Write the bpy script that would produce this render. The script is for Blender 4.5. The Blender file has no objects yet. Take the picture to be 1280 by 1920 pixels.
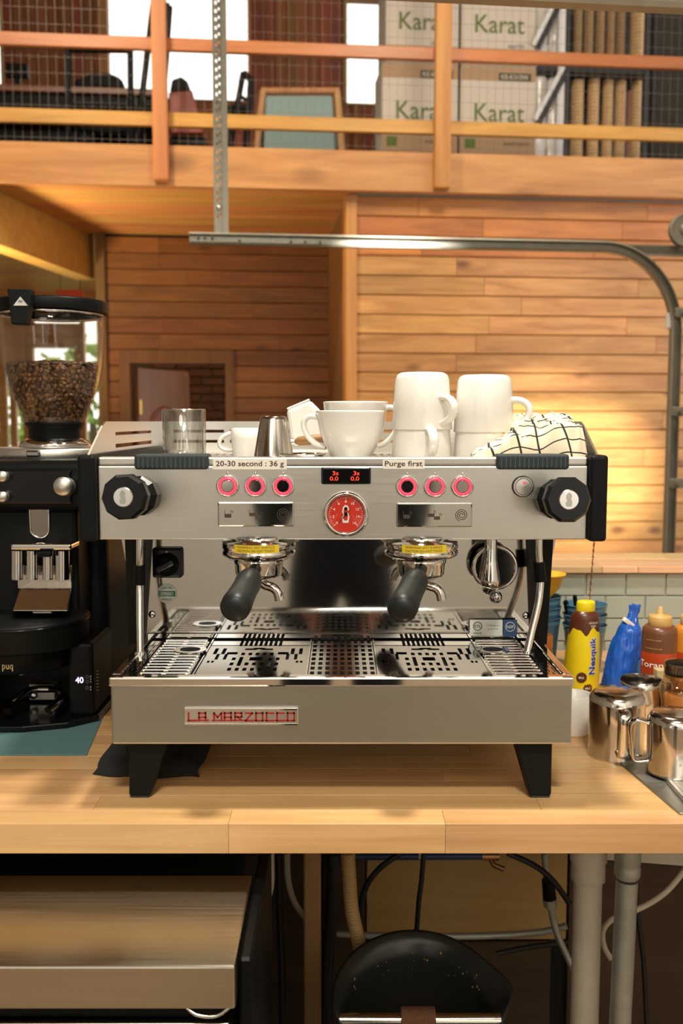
import bpy, bmesh, math, random
from mathutils import Vector, Matrix, noise
R = random.Random(7)
S = bpy.context.scene
C = S.collection
PI = math.pi

# ---------------------------------------------------------------- camera, world, lights, exposure
F = 1800.0
TH = math.atan(170 / 1800)
EYE = Vector((0, 0, 1.382))
cd = bpy.data.cameras.new('camera')
cam = bpy.data.objects.new('camera', cd)
C.objects.link(cam)
cam.location = EYE
cam.rotation_euler = (PI / 2 - TH, 0, 0)
cd.sensor_fit = 'VERTICAL'
cd.sensor_height = 36
cd.sensor_width = 24
cd.lens = F / 1920 * 36
cd.clip_start = .02
cd.dof.use_dof = True
cd.dof.focus_distance = 1.28
cd.dof.aperture_fstop = 6.3
S.camera = cam

w = bpy.data.worlds.new('world')
S.world = w
w.use_nodes = True
w.node_tree.nodes['Background'].inputs[0].default_value = (1, .97, .92, 1)
w.node_tree.nodes['Background'].inputs[1].default_value = 2.2

S.view_settings.view_transform = 'Standard'
S.view_settings.look = 'None'
S.view_settings.gamma = 1
S.view_settings.use_curve_mapping = False
S.view_settings.exposure = 0.0

def area(name, loc, aim, size, power, col=(1, .80, .55), spread=PI):
    l = bpy.data.lights.new(name, 'AREA')
    l.shape = 'DISK'
    l.size = size
    l.energy = power
    l.color = col
    l.spread = spread
    o = bpy.data.objects.new(name, l)
    C.objects.link(o)
    o.location = loc
    o.rotation_euler = (Vector(aim) - Vector(loc)).to_track_quat('-Z', 'Y').to_euler()
    return o

def spot(name, loc, aim, ang, power, col=(1, .78, .5), blend=1, r=.06):
    l = bpy.data.lights.new(name, 'SPOT')
    l.spot_size = math.radians(ang)
    l.spot_blend = blend
    l.energy = power
    l.color = col
    l.shadow_soft_size = r
    o = bpy.data.objects.new(name, l)
    C.objects.link(o)
    o.location = loc
    o.rotation_euler = (Vector(aim) - Vector(loc)).to_track_quat('-Z', 'Y').to_euler()
    return o

area('lamp_over_machine', (.12, 1.36, 2.75), (.10, 1.36, 1), .15, 32, (1, .92, .80))
ww = spot('lamp_wall_wash', (-.6, 2.6, 2.58), (1.46, 6.68, 1.14), 16.5, 4300, (1, .95, .86), .75, .07)
ww.data.use_square = True
area('fill_back_room', (-1.1, 8.3, 2.6), (-1.5, 9.0, 1.2), .3, 3.5, (1, .8, .55))  # unseen fill light added to lift the open door and bricks
area('lamp_hall_left', (-1.9, 4.2, 5.2), (-1.2, 5.4, 2.5), .8, 80, (1, .86, .66), math.radians(120))
area('lamp_hall_right', (1.0, 3.2, 5.2), (1.0, 6.0, 2.5), .8, 48, (1, .86, .66), math.radians(120))
area('fill_behind_camera', (-.7, -1.2, 3.3), (0, 1.2, .9), .9, 9, (1, .90, .74))  # added front fill, not a fixture of the hall
area('fill_front_wall', (.2, -1.3, 4.6), (.2, -3.5, 1.2), .8, 310, (1, .97, .90))  # added light so the steel mirrors a brighter wall
area('fill_under_balcony', (-3.1, 6.2, 1.5), (-1.9, 6.9, 3.1), .5, 38, (1, .80, .52), math.radians(115))  # unseen fill added to brighten the soffit boards and joist

# ---------------------------------------------------------------- pixel helpers (photograph is 1280 x 1920)
_c, _s = math.cos(TH), math.sin(TH)

def ray(px, py):
    x, y = (px - 640) / F, (960 - py) / F
    return Vector((x, _c + y * _s, -_s + y * _c))

def P(px, py, Y):                      # point on the plane at depth Y
    d = ray(px, py)
    return EYE + d * (Y / d.y)

def H(px, py, z):                      # point on the level plane z
    d = ray(px, py)
    return EYE + d * ((z - EYE.z) / d.z)

YAW = math.radians(5.5)
I4 = Matrix.Identity(4)
BLD = Matrix.Translation((0, 6.5, 0)) @ Matrix.Rotation(YAW, 4, 'Z')   # the building stands 5.5 degrees askew
BINV = BLD.inverted()

def B(px, py, v):                      # (u, z) in the building frame on the plane v
    o = BINV @ EYE
    d = BINV.to_3x3() @ ray(px, py)
    p = o + d * ((v - o.y) / d.y)
    return p.x, p.z

# ---------------------------------------------------------------- mesh builder
class MB:
    def __init__(s):
        s.v, s.f, s.sm, s.uv = [], [], [], None

    def add(s, vs, fs, smooth=False):
        n = len(s.v)
        s.v += [tuple(v) for v in vs]
        s.f += [tuple(i + n for i in f) for f in fs]
        s.sm += [smooth] * len(fs)
        return s

    def box(s, x0, x1, y0, y1, z0, z1):
        return s.add([(x0, y0, z0), (x1, y0, z0), (x1, y1, z0), (x0, y1, z0), (x0, y0, z1), (x1, y0, z1), (x1, y1, z1), (x0, y1, z1)],
                     [(0, 3, 2, 1), (4, 5, 6, 7), (0, 1, 5, 4), (1, 2, 6, 5), (2, 3, 7, 6), (3, 0, 4, 7)])

    def hexa(s, a, b):                 # two quads, bottom and top, same winding
        return s.add(list(a) + list(b), [(0, 3, 2, 1), (4, 5, 6, 7), (0, 1, 5, 4), (1, 2, 6, 5), (2, 3, 7, 6), (3, 0, 4, 7)])

    def bevel_last(s, n0, f0, w, seg=2, ang=30):
        bm = bmesh.new()
        vs = [bm.verts.new(v) for v in s.v[n0:]]
        for f in s.f[f0:]:
            bm.faces.new([vs[i - n0] for i in f])
        bm.normal_update()
        es = [e for e in bm.edges if len(e.link_faces) == 2 and e.calc_face_angle(0) > math.radians(ang)]
        bmesh.ops.bevel(bm, geom=es, offset=w, segments=seg, profile=.5, affect='EDGES', clamp_overlap=True)
        bm.verts.ensure_lookup_table()
        bm.verts.index_update()
        nv = [tuple(v.co) for v in bm.verts]
        nf = [tuple(v.index for v in f.verts) for f in bm.faces]
        bm.free()
        s.v, s.f, s.sm = s.v[:n0], s.f[:f0], s.sm[:f0]
        return s.add(nv, nf, False)

    def rbox(s, x0, x1, y0, y1, z0, z1, r=.003, seg=2):
        n0, f0 = len(s.v), len(s.f)
        s.box(x0, x1, y0, y1, z0, z1)
        return s.bevel_last(n0, f0, r, seg)

    def prism(s, poly, d0, d1, fn=None, bevel=0, seg=2):
        # poly of (a, b); fn(a, b, d) gives the point; default a=x, b=z, d=y
        fn = fn or (lambda a, b, d: (a, d, b))
        n0, f0 = len(s.v), len(s.f)
        n = len(poly)
        vs = [fn(a, b, d0) for a, b in poly] + [fn(a, b, d1) for a, b in poly]
        fs = [tuple(range(n - 1, -1, -1)), tuple(range(n, 2 * n))] + [(i, (i + 1) % n, n + (i + 1) % n, n + i) for i in range(n)]
        s.add(vs, fs)
        if bevel:
            s.bevel_last(n0, f0, bevel, seg)
        return s

    def lathe(s, prof, c=(0, 0, 0), n=32, axis=(0, 0, 1), smooth=True, close=False, caps=False, a0=0, a1=2 * PI):
        ax = Vector(axis).normalized()
        q = Vector((0, 0, 1)).rotation_difference(ax)
        c = Vector(c)
        full = abs(a1 - a0 - 2 * PI) < 1e-6
        m = n if full else n + 1
        vs, fs = [], []
        for r, z in prof:
            for i in range(m):
                a = a0 + (a1 - a0) * i / n
                vs.append(c + q @ Vector((r * math.cos(a), r * math.sin(a), z)))
        k = len(prof)
        for j in range(k - 1 if not close else k):
            for i in range(n):
                i2 = (i + 1) % m
                j2 = (j + 1) % k
                fs.append((j * m + i, j * m + i2, j2 * m + i2, j2 * m + i))
        s.add(vs, fs, smooth)
        if caps and not close and full:
            if prof[0][0] > 1e-5:
                s.add(vs[:m], [tuple(range(m - 1, -1, -1))])
            if prof[-1][0] > 1e-5:
                s.add(vs[-m:], [tuple(range(m))])
        return s

    def cyl(s, p0, p1, r0, r1=None, n=20, smooth=True):
        p0, p1 = Vector(p0), Vector(p1)
        r1 = r0 if r1 is None else r1
        L = (p1 - p0).length
        return s.lathe([(r0, 0), (r1, L)], p0, n, p1 - p0, smooth, caps=True)

    def tube(s, pts, r, n=10, closed=False, sq=None, smooth=True, caps=True):
        pts = [Vector(p) for p in pts]
        k = len(pts)
        rs = r if isinstance(r, (list, tuple)) else [r] * k
        T = []
        for i in range(k):
            a = pts[i - 1] if (i > 0 or closed) else pts[i]
            b = pts[(i + 1) % k] if (i < k - 1 or closed) else pts[i]
            T.append((b - a).normalized())
        up = Vector((0, 0, 1)) if abs(T[0].z) < .9 else Vector((1, 0, 0))
        N = (up - T[0] * up.dot(T[0])).normalized()
        vs = []
        for i in range(k):
            N = (N - T[i] * N.dot(T[i])).normalized()
            Bn = T[i].cross(N)
            for j in range(n):
                a = 2 * PI * j / n
                ca, sa = math.cos(a), math.sin(a)
                if sq:
                    ca, sa = ca * sq[0], sa * sq[1]
                vs.append(pts[i] + (N * ca + Bn * sa) * rs[i])
        fs = []
        for i in range(k if closed else k - 1):
            for j in range(n):
                i2 = (i + 1) % k
                fs.append((i * n + j, i * n + (j + 1) % n, i2 * n + (j + 1) % n, i2 * n + j))
        s.add(vs, fs, smooth)
        if not closed and caps:
            s.add(vs[:n], [tuple(range(n - 1, -1, -1))])
            s.add(vs[-n:], [tuple(range(n))])
        return s

    def holeplate(s, x0, x1, y0, y1, z0, z1, holes):
        q = lambda a: round(a, 5)
        xs = sorted({q(x0), q(x1)} | {q(min(max(h[i], x0), x1)) for h in holes for i in (0, 1)})
        ys = sorted({q(y0), q(y1)} | {q(min(max(h[i], y0), y1)) for h in holes for i in (2, 3)})
        nx, ny = len(xs) - 1, len(ys) - 1
        fill = [[True] * ny for _ in range(nx)]
        for i in range(nx):
            cx = (xs[i] + xs[i + 1]) / 2
            for j in range(ny):
                cy = (ys[j] + ys[j + 1]) / 2
                if any(h[0] < cx < h[1] and h[2] < cy < h[3] for h in holes):
                    fill[i][j] = False
        fs, vs, idx = [], [], {}
        def V(i, j, k):
            if (i, j, k) not in idx:
                idx[(i, j, k)] = len(vs)
                vs.append((xs[i], ys[j], z1 if k else z0))
            return idx[(i, j, k)]
        for i in range(nx):
            for j in range(ny):
                if not fill[i][j]:
                    continue
                fs.append((V(i, j, 1), V(i + 1, j, 1), V(i + 1, j + 1, 1), V(i, j + 1, 1)))
                fs.append((V(i, j, 0), V(i, j + 1, 0), V(i + 1, j + 1, 0), V(i + 1, j, 0)))
                for di, dj, a, b in ((-1, 0, (0, 1), (0, 0)), (1, 0, (1, 0), (1, 1)), (0, -1, (0, 0), (1, 0)), (0, 1, (1, 1), (0, 1))):
                    ii, jj = i + di, j + dj
                    if 0 <= ii < nx and 0 <= jj < ny and fill[ii][jj]:
                        continue
                    fs.append((V(i + a[0], j + a[1], 0), V(i + b[0], j + b[1], 0), V(i + b[0], j + b[1], 1), V(i + a[0], j + a[1], 1)))
        return s.add(vs, fs)

    def warp(s, fn):
        s.v = [tuple(fn(Vector(v))) for v in s.v]
        return s

def bez(p0, p1, p2, p3, n=12):
    p0, p1, p2, p3 = map(Vector, (p0, p1, p2, p3))
    return [p0 * (1 - t) ** 3 + p1 * 3 * t * (1 - t) ** 2 + p2 * 3 * t * t * (1 - t) + p3 * t ** 3 for t in [i / n for i in range(n + 1)]]

def smoothpath(pts, m=6):
    pts = [Vector(p) for p in pts]
    out = []
    for i in range(len(pts) - 1):
        a, b, c, d = pts[max(i - 1, 0)], pts[i], pts[i + 1], pts[min(i + 2, len(pts) - 1)]
        for k in range(m):
            t = k / m
            out.append(.5 * ((2 * b) + (c - a) * t + (2 * a - 5 * b + 4 * c - d) * t * t + (3 * b - a - 3 * c + d) * t ** 3))
    out.append(pts[-1])
    return out

FR = {}

def thing(name, label, cat, base, group=None, frame=I4):
    o = bpy.data.objects.new(name, None)
    C.objects.link(o)
    o.empty_display_size = .05
    M = frame @ Matrix.Translation(Vector(base))
    o.matrix_basis = M
    o['label'] = label
    o['category'] = cat
    if group:
        o['group'] = group
    FR[o.name] = M
    return o

def mesh(name, mb, mat):
    me = bpy.data.meshes.new(name)
    me.from_pydata(mb.v, [], mb.f)
    me.polygons.foreach_set('use_smooth', mb.sm)
    if mb.uv:
        ul = me.uv_layers.new(name='UVMap')
        for lp in me.loops:
            ul.data[lp.index].uv = mb.uv[lp.vertex_index]
    mats = mat if isinstance(mat, (list, tuple)) else [mat]
    for m in mats:
        me.materials.append(MAT[m] if isinstance(m, str) else m)
    me.update()
    return me

def part(name, mb, mat, parent, frame=I4, label=None, kind=None):
    PM = FR[parent.name]
    me = mesh(name, mb, mat)
    T = PM.inverted() @ frame
    me.transform(T)
    # own origin at the middle of the piece
    if len(me.vertices):
        lo = Vector([min(v.co[i] for v in me.vertices) for i in range(3)])
        hi = Vector([max(v.co[i] for v in me.vertices) for i in range(3)])
        c = (lo + hi) / 2
        me.transform(Matrix.Translation(-c))
    else:
        c = Vector()
    o = bpy.data.objects.new(name, me)
    C.objects.link(o)
    o.parent = parent
    o.location = c
    FR[o.name] = PM @ Matrix.Translation(c)
    if label:
        o['label'] = label
    if kind:
        o['kind'] = kind
    return o

def part_copy(src, parent, frame, pos):
    """another piece sharing the mesh of src, with its middle at pos"""
    o = bpy.data.objects.new(src.name.split('.')[0], src.data)
    C.objects.link(o)
    o.parent = parent
    o.location = FR[parent.name].inverted() @ (frame @ Vector(pos))
    return o

def single(name, mb, mat, label=None, cat=None, group=None, frame=I4, kind=None):
    me = mesh(name, mb, mat)
    lo = Vector([min(v.co[i] for v in me.vertices) for i in range(3)])
    hi = Vector([max(v.co[i] for v in me.vertices) for i in range(3)])
    c = Vector(((lo.x + hi.x) / 2, (lo.y + hi.y) / 2, lo.z))
    me.transform(Matrix.Translation(-c))
    o = bpy.data.objects.new(name, me)
    C.objects.link(o)
    M = frame @ Matrix.Translation(c)
    o.matrix_basis = M
    FR[o.name] = M
    if label:
        o['label'] = label
    if cat:
        o['category'] = cat
    if group:
        o['group'] = group
    if kind:
        o['kind'] = kind
    return o

def struct(name, mb, mat, label=None, frame=I4):
    o = single(name, mb, mat, label, None, None, frame, 'structure')
    return o

def copy_thing(root, base, label, frame=I4, rotz=0):
    r = root.copy()
    C.objects.link(r)
    M = frame @ Matrix.Translation(Vector(base)) @ Matrix.Rotation(rotz, 4, 'Z')
    r.matrix_basis = M
    r['label'] = label
    FR[r.name] = M
    for ch in list(root.children):
        c = ch.copy()
        C.objects.link(c)
        c.parent = r
        for g in ch.children:
            d = g.copy()
            C.objects.link(d)
            d.parent = c
    return r

def smooth_mod(o, lv=2):
    m = o.modifiers.new('subsurf', 'SUBSURF')
    m.levels = lv
    m.render_levels = lv
    return o

# ---------------------------------------------------------------- lettering
_tx = {}

def letters(s, bold=0):
    key = (s, bold)
    if key not in _tx:
        cu = bpy.data.curves.new('lettering', 'FONT')
        cu.body = s
        cu.resolution_u = 3
        cu.offset = bold
        cu.fill_mode = 'FRONT'
        o = bpy.data.objects.new('lettering', cu)
        C.objects.link(o)
        bpy.context.view_layer.update()
        me = o.to_mesh()
        vs = [(v.co.x, v.co.y) for v in me.vertices]
        fs = [tuple(p.vertices) for p in me.polygons]
        o.to_mesh_clear()
        bpy.data.objects.remove(o)
        bpy.data.curves.remove(cu)
        x0 = min(v[0] for v in vs); x1 = max(v[0] for v in vs)
        y0 = min(v[1] for v in vs); y1 = max(v[1] for v in vs)
        _tx[key] = ([((x - (x0 + x1) / 2) / (x1 - x0), (y - (y0 + y1) / 2) / (y1 - y0)) for x, y in vs], fs, (x1 - x0) / (y1 - y0))
    return _tx[key]

def text(s, W, fn, Hh=None, mb=None, bold=.012):
    """flat lettering W wide; fn(a, b) places a point a right, b up of the middle"""
    vs, fs, asp = letters(s, bold)
    Hh = Hh or W / asp
    mb = mb or MB()
    pts = [fn(a * W, b * Hh) for a, b in vs]
    # keep faces turned towards the viewer (-Y)
    return mb.add(pts, fs)

def flat(cx, y, cz):                   # a plane facing the viewer
    return lambda a, b: (cx + a, y, cz + b)

def on_cyl(c, r, cz, a0=-PI / 2, taper=0, up=False):
    def fn(a, b):
        if up:
            a, b = -b, a               # reads upwards
        rr = r - taper * b
        t = a0 + a / r
        return (c[0] + rr * math.cos(t), c[1] + rr * math.sin(t), cz + b)
    return fn

# ---------------------------------------------------------------- materials
MAT = {}

def nodes(name):
    m = bpy.data.materials.new(name)
    m.use_nodes = True
    MAT[name] = m
    nt = m.node_tree
    return m, nt, nt.nodes, nt.links, nt.nodes['Principled BSDF']

def mat(name, col, rough=.5, metal=0, spec=.5, emit=None, es=1, coat=0, sheen=0, var=0, bump=0, bscale=60, trans=0, sss=0):
    m, nt, N, L, b = nodes(name)
    b.inputs['Base Color'].default_value = (*col, 1)
    b.inputs['Roughness'].default_value = rough
    b.inputs['Metallic'].default_value = metal
    b.inputs['Specular IOR Level'].default_value = spec
    b.inputs['Coat Weight'].default_value = coat
    if sheen:
        b.inputs['Sheen Weight'].default_value = sheen
    if trans:
        b.inputs['Transmission Weight'].default_value = trans
    if emit:
        b.inputs['Emission Color'].default_value = (*emit, 1)
        b.inputs['Emission Strength'].default_value = es
    if var or bump:
        g = N.new('ShaderNodeNewGeometry')
        t = N.new('ShaderNodeTexNoise')
        t.inputs['Scale'].default_value = bscale
        t.inputs['Detail'].default_value = 4
        L.new(g.outputs['Position'], t.inputs['Vector'])
        if var:
            mx = N.new('ShaderNodeMix')
            mx.data_type = 'RGBA'
            mx.inputs[6].default_value = (*[c * (1 - var) for c in col], 1)
            mx.inputs[7].default_value = (*[min(1, c * (1 + var)) for c in col], 1)
            L.new(t.outputs['Fac'], mx.inputs[0])
            L.new(mx.outputs[2], b.inputs['Base Color'])
        if bump:
            bp = N.new('ShaderNodeBump')
            bp.inputs['Strength'].default_value = bump
            bp.inputs['Distance'].default_value = .002
            L.new(t.outputs['Fac'], bp.inputs['Height'])
            L.new(bp.outputs['Normal'], b.inputs['Normal'])
    return m

def brushed(name, col, rough, axis='X', amt=.12, fine=900):
    m, nt, N, L, b = nodes(name)
    g = N.new('ShaderNodeNewGeometry')
    mp = N.new('ShaderNodeMapping')
    sc = {'X': (6, fine, fine), 'Y': (fine, 6, fine), 'Z': (fine, fine, 6)}[axis]
    mp.inputs['Scale'].default_value = sc
    t = N.new('ShaderNodeTexNoise')
    t.inputs['Scale'].default_value = 1
    t.inputs['Detail'].default_value = 3
    L.new(g.outputs['Position'], mp.inputs['Vector'])
    L.new(mp.outputs['Vector'], t.inputs['Vector'])
    mr = N.new('ShaderNodeMapRange')
    mr.inputs['To Min'].default_value = max(.02, rough - amt)
    mr.inputs['To Max'].default_value = rough + amt
    L.new(t.outputs['Fac'], mr.inputs['Value'])
    L.new(mr.outputs['Result'], b.inputs['Roughness'])
    mx = N.new('ShaderNodeMix')
    mx.data_type = 'RGBA'
    mx.inputs[6].default_value = (*[c * .86 for c in col], 1)
    mx.inputs[7].default_value = (*[min(1, c * 1.1) for c in col], 1)
    L.new(t.outputs['Fac'], mx.inputs[0])
    L.new(mx.outputs[2], b.inputs['Base Color'])
    b.inputs['Metallic'].default_value = 1
    b.inputs['Anisotropic'].default_value = .5
    return m

def wood(name, c1, c2, axis='X', scale=1.0, rough=.5, rnd=.25, knots=0, yaw=0, coat=0, hue=.02):
    m, nt, N, L, b = nodes(name)
    g = N.new('ShaderNodeNewGeometry')
    oi = N.new('ShaderNodeObjectInfo')
    off = N.new('ShaderNodeVectorMath')
    off.operation = 'MULTIPLY_ADD'
    cb = N.new('ShaderNodeCombineXYZ')
    for i in range(3):
        L.new(oi.outputs['Random'], cb.inputs[i])
    L.new(cb.outputs[0], off.inputs[0])
    off.inputs[1].default_value = (17, 31, 23)
    L.new(g.outputs['Position'], off.inputs[2])
    mp = N.new('ShaderNodeMapping')
    mp.vector_type = 'POINT'
    k = {'X': (1.2, 22, 22), 'Y': (22, 1.2, 22), 'Z': (22, 22, 1.2)}[axis]
    mp.inputs['Rotation'].default_value = (0, 0, -yaw)
    mp.inputs['Scale'].default_value = [a * scale for a in k]
    L.new(off.outputs[0], mp.inputs['Vector'])
    n1 = N.new('ShaderNodeTexNoise')
    n1.inputs['Scale'].default_value = 1
    n1.inputs['Detail'].default_value = 6
    n1.inputs['Roughness'].default_value = .62
    n1.inputs['Distortion'].default_value = .6
    L.new(mp.outputs[0], n1.inputs['Vector'])
    n2 = N.new('ShaderNodeTexNoise')
    n2.inputs['Scale'].default_value = 1.1 * scale
    n2.inputs['Detail'].default_value = 2
    L.new(off.outputs[0], n2.inputs['Vector'])
    rp = N.new('ShaderNodeValToRGB')
    rp.color_ramp.elements[0].position = .30
    rp.color_ramp.elements[0].color = (*c1, 1)
    rp.color_ramp.elements[1].position = .66
    rp.color_ramp.elements[1].color = (*c2, 1)
    L.new(n1.outputs['Fac'], rp.inputs['Fac'])
    hs = N.new('ShaderNodeHueSaturation')
    L.new(rp.outputs['Color'], hs.inputs['Color'])
    ad = N.new('ShaderNodeMath')
    ad.operation = 'ADD'
    mr = N.new('ShaderNodeMapRange')
    mr.inputs['To Min'].default_value = 1 - rnd
    mr.inputs['To Max'].default_value = 1 + rnd
    L.new(oi.outputs['Random'], mr.inputs['Value'])
    mr2 = N.new('ShaderNodeMapRange')
    mr2.inputs['From Min'].default_value = .3
    mr2.inputs['From Max'].default_value = .7
    mr2.inputs['To Min'].default_value = -.14
    mr2.inputs['To Max'].default_value = .14
    L.new(n2.outputs['Fac'], mr2.inputs['Value'])
    L.new(mr.outputs[0], ad.inputs[0])
    L.new(mr2.outputs[0], ad.inputs[1])
    L.new(ad.outputs[0], hs.inputs['Value'])
    mh = N.new('ShaderNodeMath')
    mh.operation = 'MULTIPLY'
    mh.inputs[1].default_value = 7.31
    fr = N.new('ShaderNodeMath')
    fr.operation = 'FRACT'
    L.new(oi.outputs['Random'], mh.inputs[0])
    L.new(mh.outputs[0], fr.inputs[0])
    mr3 = N.new('ShaderNodeMapRange')
    mr3.inputs['To Min'].default_value = .5 - hue
    mr3.inputs['To Max'].default_value = .5 + hue
    L.new(fr.outputs[0], mr3.inputs['Value'])
    L.new(mr3.outputs[0], hs.inputs['Hue'])
    out = hs.outputs['Color']
    if knots:
        mk = N.new('ShaderNodeMapping')
        kk = {'X': (2.6, 5.2, 5.2), 'Y': (5.2, 2.6, 5.2), 'Z': (5.2, 5.2, 2.6)}[axis]
        mk.inputs['Scale'].default_value = [a * knots for a in kk]
        L.new(off.outputs[0], mk.inputs['Vector'])
        vo = N.new('ShaderNodeTexVoronoi')
        vo.inputs['Scale'].default_value = 1
        L.new(mk.outputs[0], vo.inputs['Vector'])
        kr = N.new('ShaderNodeValToRGB')
        kr.color_ramp.elements[0].position = .05
        kr.color_ramp.elements[0].color = (.28, .20, .14, 1)
        kr.color_ramp.elements[1].position = .17
        kr.color_ramp.elements[1].color = (1, 1, 1, 1)
        L.new(vo.outputs['Distance'], kr.inputs['Fac'])
        mx = N.new('ShaderNodeMix')
        mx.data_type = 'RGBA'
        mx.blend_type = 'MULTIPLY'
        mx.inputs[0].default_value = .85
        L.new(out, mx.inputs[6])
        L.new(kr.outputs['Color'], mx.inputs[7])
        out = mx.outputs[2]
    L.new(out, b.inputs['Base Color'])
    b.inputs['Roughness'].default_value = rough
    b.inputs['Coat Weight'].default_value = coat
    b.inputs['Coat Roughness'].default_value = .25
    bp = N.new('ShaderNodeBump')
    bp.inputs['Strength'].default_value = .12
    bp.inputs['Distance'].default_value = .002
    L.new(n1.outputs['Fac'], bp.inputs['Height'])
    L.new(bp.outputs['Normal'], b.inputs['Normal'])
    return m

def thin_glass(name, tint=(1, 1, 1), f0=.05, rough=.02, pw_=4):
    m = bpy.data.materials.new(name)
    m.use_nodes = True
    MAT[name] = m
    nt = m.node_tree
    N, L = nt.nodes, nt.links
    N.clear()
    o = N.new('ShaderNodeOutputMaterial')
    mx = N.new('ShaderNodeMixShader')
    lw = N.new('ShaderNodeLayerWeight')
    lw.inputs['Blend'].default_value = .5
    pw = N.new('ShaderNodeMath')
    pw.operation = 'POWER'
    pw.inputs[1].default_value = pw_
    L.new(lw.outputs['Facing'], pw.inputs[0])
    ma = N.new('ShaderNodeMath')
    ma.operation = 'MULTIPLY_ADD'
    ma.inputs[1].default_value = .7
    ma.inputs[2].default_value = f0
    L.new(pw.outputs[0], ma.inputs[0])
    t = N.new('ShaderNodeBsdfTransparent')
    t.inputs['Color'].default_value = (*tint, 1)
    g = N.new('ShaderNodeBsdfGlossy')
    g.inputs['Roughness'].default_value = rough
    L.new(ma.outputs[0], mx.inputs[0])
    L.new(t.outputs[0], mx.inputs[1])
    L.new(g.outputs[0], mx.inputs[2])
    L.new(mx.outputs[0], o.inputs['Surface'])
    return m

brushed('steel', (.70, .675, .615), .34, 'X')
brushed('steel_box', (.50, .495, .44), .36, 'X')
brushed('steel_lid', (.55, .50, .40), .24, 'X', .07, 300)
brushed('steel_pitcher', (.66, .62, .57), .13, 'Z', .04, 300)
mat('polished', (.52, .495, .455), .06, 1)
mat('chrome', (.78, .76, .73), .05, 1)
mat('chrome_dark', (.42, .41, .40), .12, 1)
mat('alu', (.74, .72, .68), .28, 1)
mat('black', (.004, .0045, .0045), .4, spec=.14)
mat('black_gloss', (.004, .004, .0045), .16, spec=.35)
mat('black_soft', (.005, .006, .0055), .5, spec=.16)
mat('knob_black', (.004, .0045, .0045), .28, spec=.3)
mat('handle', (.010, .013, .012), .42, spec=.35, bump=.08, bscale=300)
mat('rubber', (.022, .032, .034), .7)
mat('rubber_line', (.06, .08, .085), .7)
mat('dark_void', (.004, .004, .004), .9)
mat('charcoal_cloth', (.012, .012, .011), .95, bump=.5, bscale=400)
mat('ceramic', (.86, .83, .76), .14, coat=.4)
mat('paper', (.88, .82, .72), .8)
mat('ink', (.06, .045, .03), .8)
mat('ring_red', (.8, .06, .11), .35, emit=(1, .06, .12), es=.75)
mat('mirror_cap', (.34, .31, .28), .07, 1)
mat('gauge_red', (.62, .03, .012), .35)
mat('white_print', (.85, .82, .76), .6)
mat('led_red', (.5, .01, .01), .5, emit=(1, .05, .02), es=1.6)
mat('led_violet', (.4, .4, .6), .5, emit=(.55, .5, 1), es=3)
mat('badge_red', (.33, .014, .006), .35)
mat('sticker_yellow', (.72, .52, .02), .5)
mat('sticker_yellow_ink', (.20, .13, .01), .6)
mat('sticker_white', (.62, .62, .55), .5)
mat('sticker_green', (.02, .14, .09), .5)
mat('sticker_blue', (.02, .06, .15), .45)
mat('grey_print', (.25, .25, .24), .6)
mat('teal_mat', (.085, .175, .17), .85, bump=.3, bscale=500, var=.08)
mat('tile', (.36, .395, .335), .16, var=.06, bscale=6)
mat('grout', (.62, .60, .53), .9)
mat('track', (.34, .325, .27), .45, .6, var=.2, bscale=30)
mat('track_dark', (.24, .24, .21), .5, .8, var=.2, bscale=30)
mat('pvc', (.56, .51, .41), .6, var=.25, bscale=14)
mat('galv', (.42, .43, .38), .45, .5, var=.25, bscale=40)
mat('blue_pipe', (.01, .04, .12), .4)
mat('hose_tan', (.46, .30, .12), .6)
mat('cable_white', (.62, .56, .44), .5)
mat('cable_black', (.008, .008, .008), .5)
mat('copper', (.38, .20, .10), .35, .9)
mat('bin_black', (.026, .028, .026), .25)
mat('grounds', (.09, .035, .012), .95, bump=1, bscale=300, var=.4)
mat('cup_blue', (.075, .20, .30), .3)
mat('nes_yellow', (.86, .66, .008), .35)
mat('nes_brown', (.10, .022, .008), .3)
mat('nes_blue', (.02, .03, .30), .4)
mat('bag_blue', (.01, .10, .50), .3, coat=.5)
mat('bag_light', (.10, .30, .66), .35)
mat('sauce_brown', (.15, .055, .022), .3)
mat('sauce_label', (.42, .045, .008), .4)
mat('sauce_cap', (.62, .38, .12), .4)
mat('sauce_orange', (.66, .24, .02), .3)
mat('orange_lid', (.55, .17, .03), .4)
mat('spice', (.40, .15, .025), .8, var=.2, bscale=90)
mat('card_label', (.55, .43, .22), .7)
mat('funnel', (.85, .45, .01), .4)
mat('box_white', (.60, .53, .45), .8)
mat('box_side', (.40, .26, .15), .85)
mat('green_print', (.10, .16, .03), .8)
mat('dark_print', (.07, .07, .03), .8)
mat('kraft', (.58, .38, .19), .8, var=.15, bscale=20)
mat('kraft_dark', (.30, .19, .09), .85, var=.15, bscale=20)
mat('plastic_wrap', (.78, .76, .74), .22, coat=.5)
mat('rack_black', (.01, .011, .011), .45)
mat('rack_white', (.7, .7, .7), .4)
mat('wire', (.16, .13, .11), .5, .3)
mat('teal_uph', (.24, .34, .33), .9)
mat('dark_cloth', (.012, .012, .012), .9)
mat('sill_wood', (.12, .09, .04), .7)
mat('rough_dark', (.03, .024, .018), .95, bump=1, bscale=25, var=.5)
mat('brick', (.16, .062, .026), .9, var=.5, bscale=9)
mat('mortar', (.12, .075, .04), .95)
mat('brass', (.55, .36, .10), .35, .9)
mat('red_sign', (.62, .05, .015), .5)
mat('grass', (.30, .40, .12), .95, var=.3, bscale=3)
mat('leaf', (.20, .32, .07), .9, var=.4, bscale=6)
mat('bark', (.10, .06, .03), .95)
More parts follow.
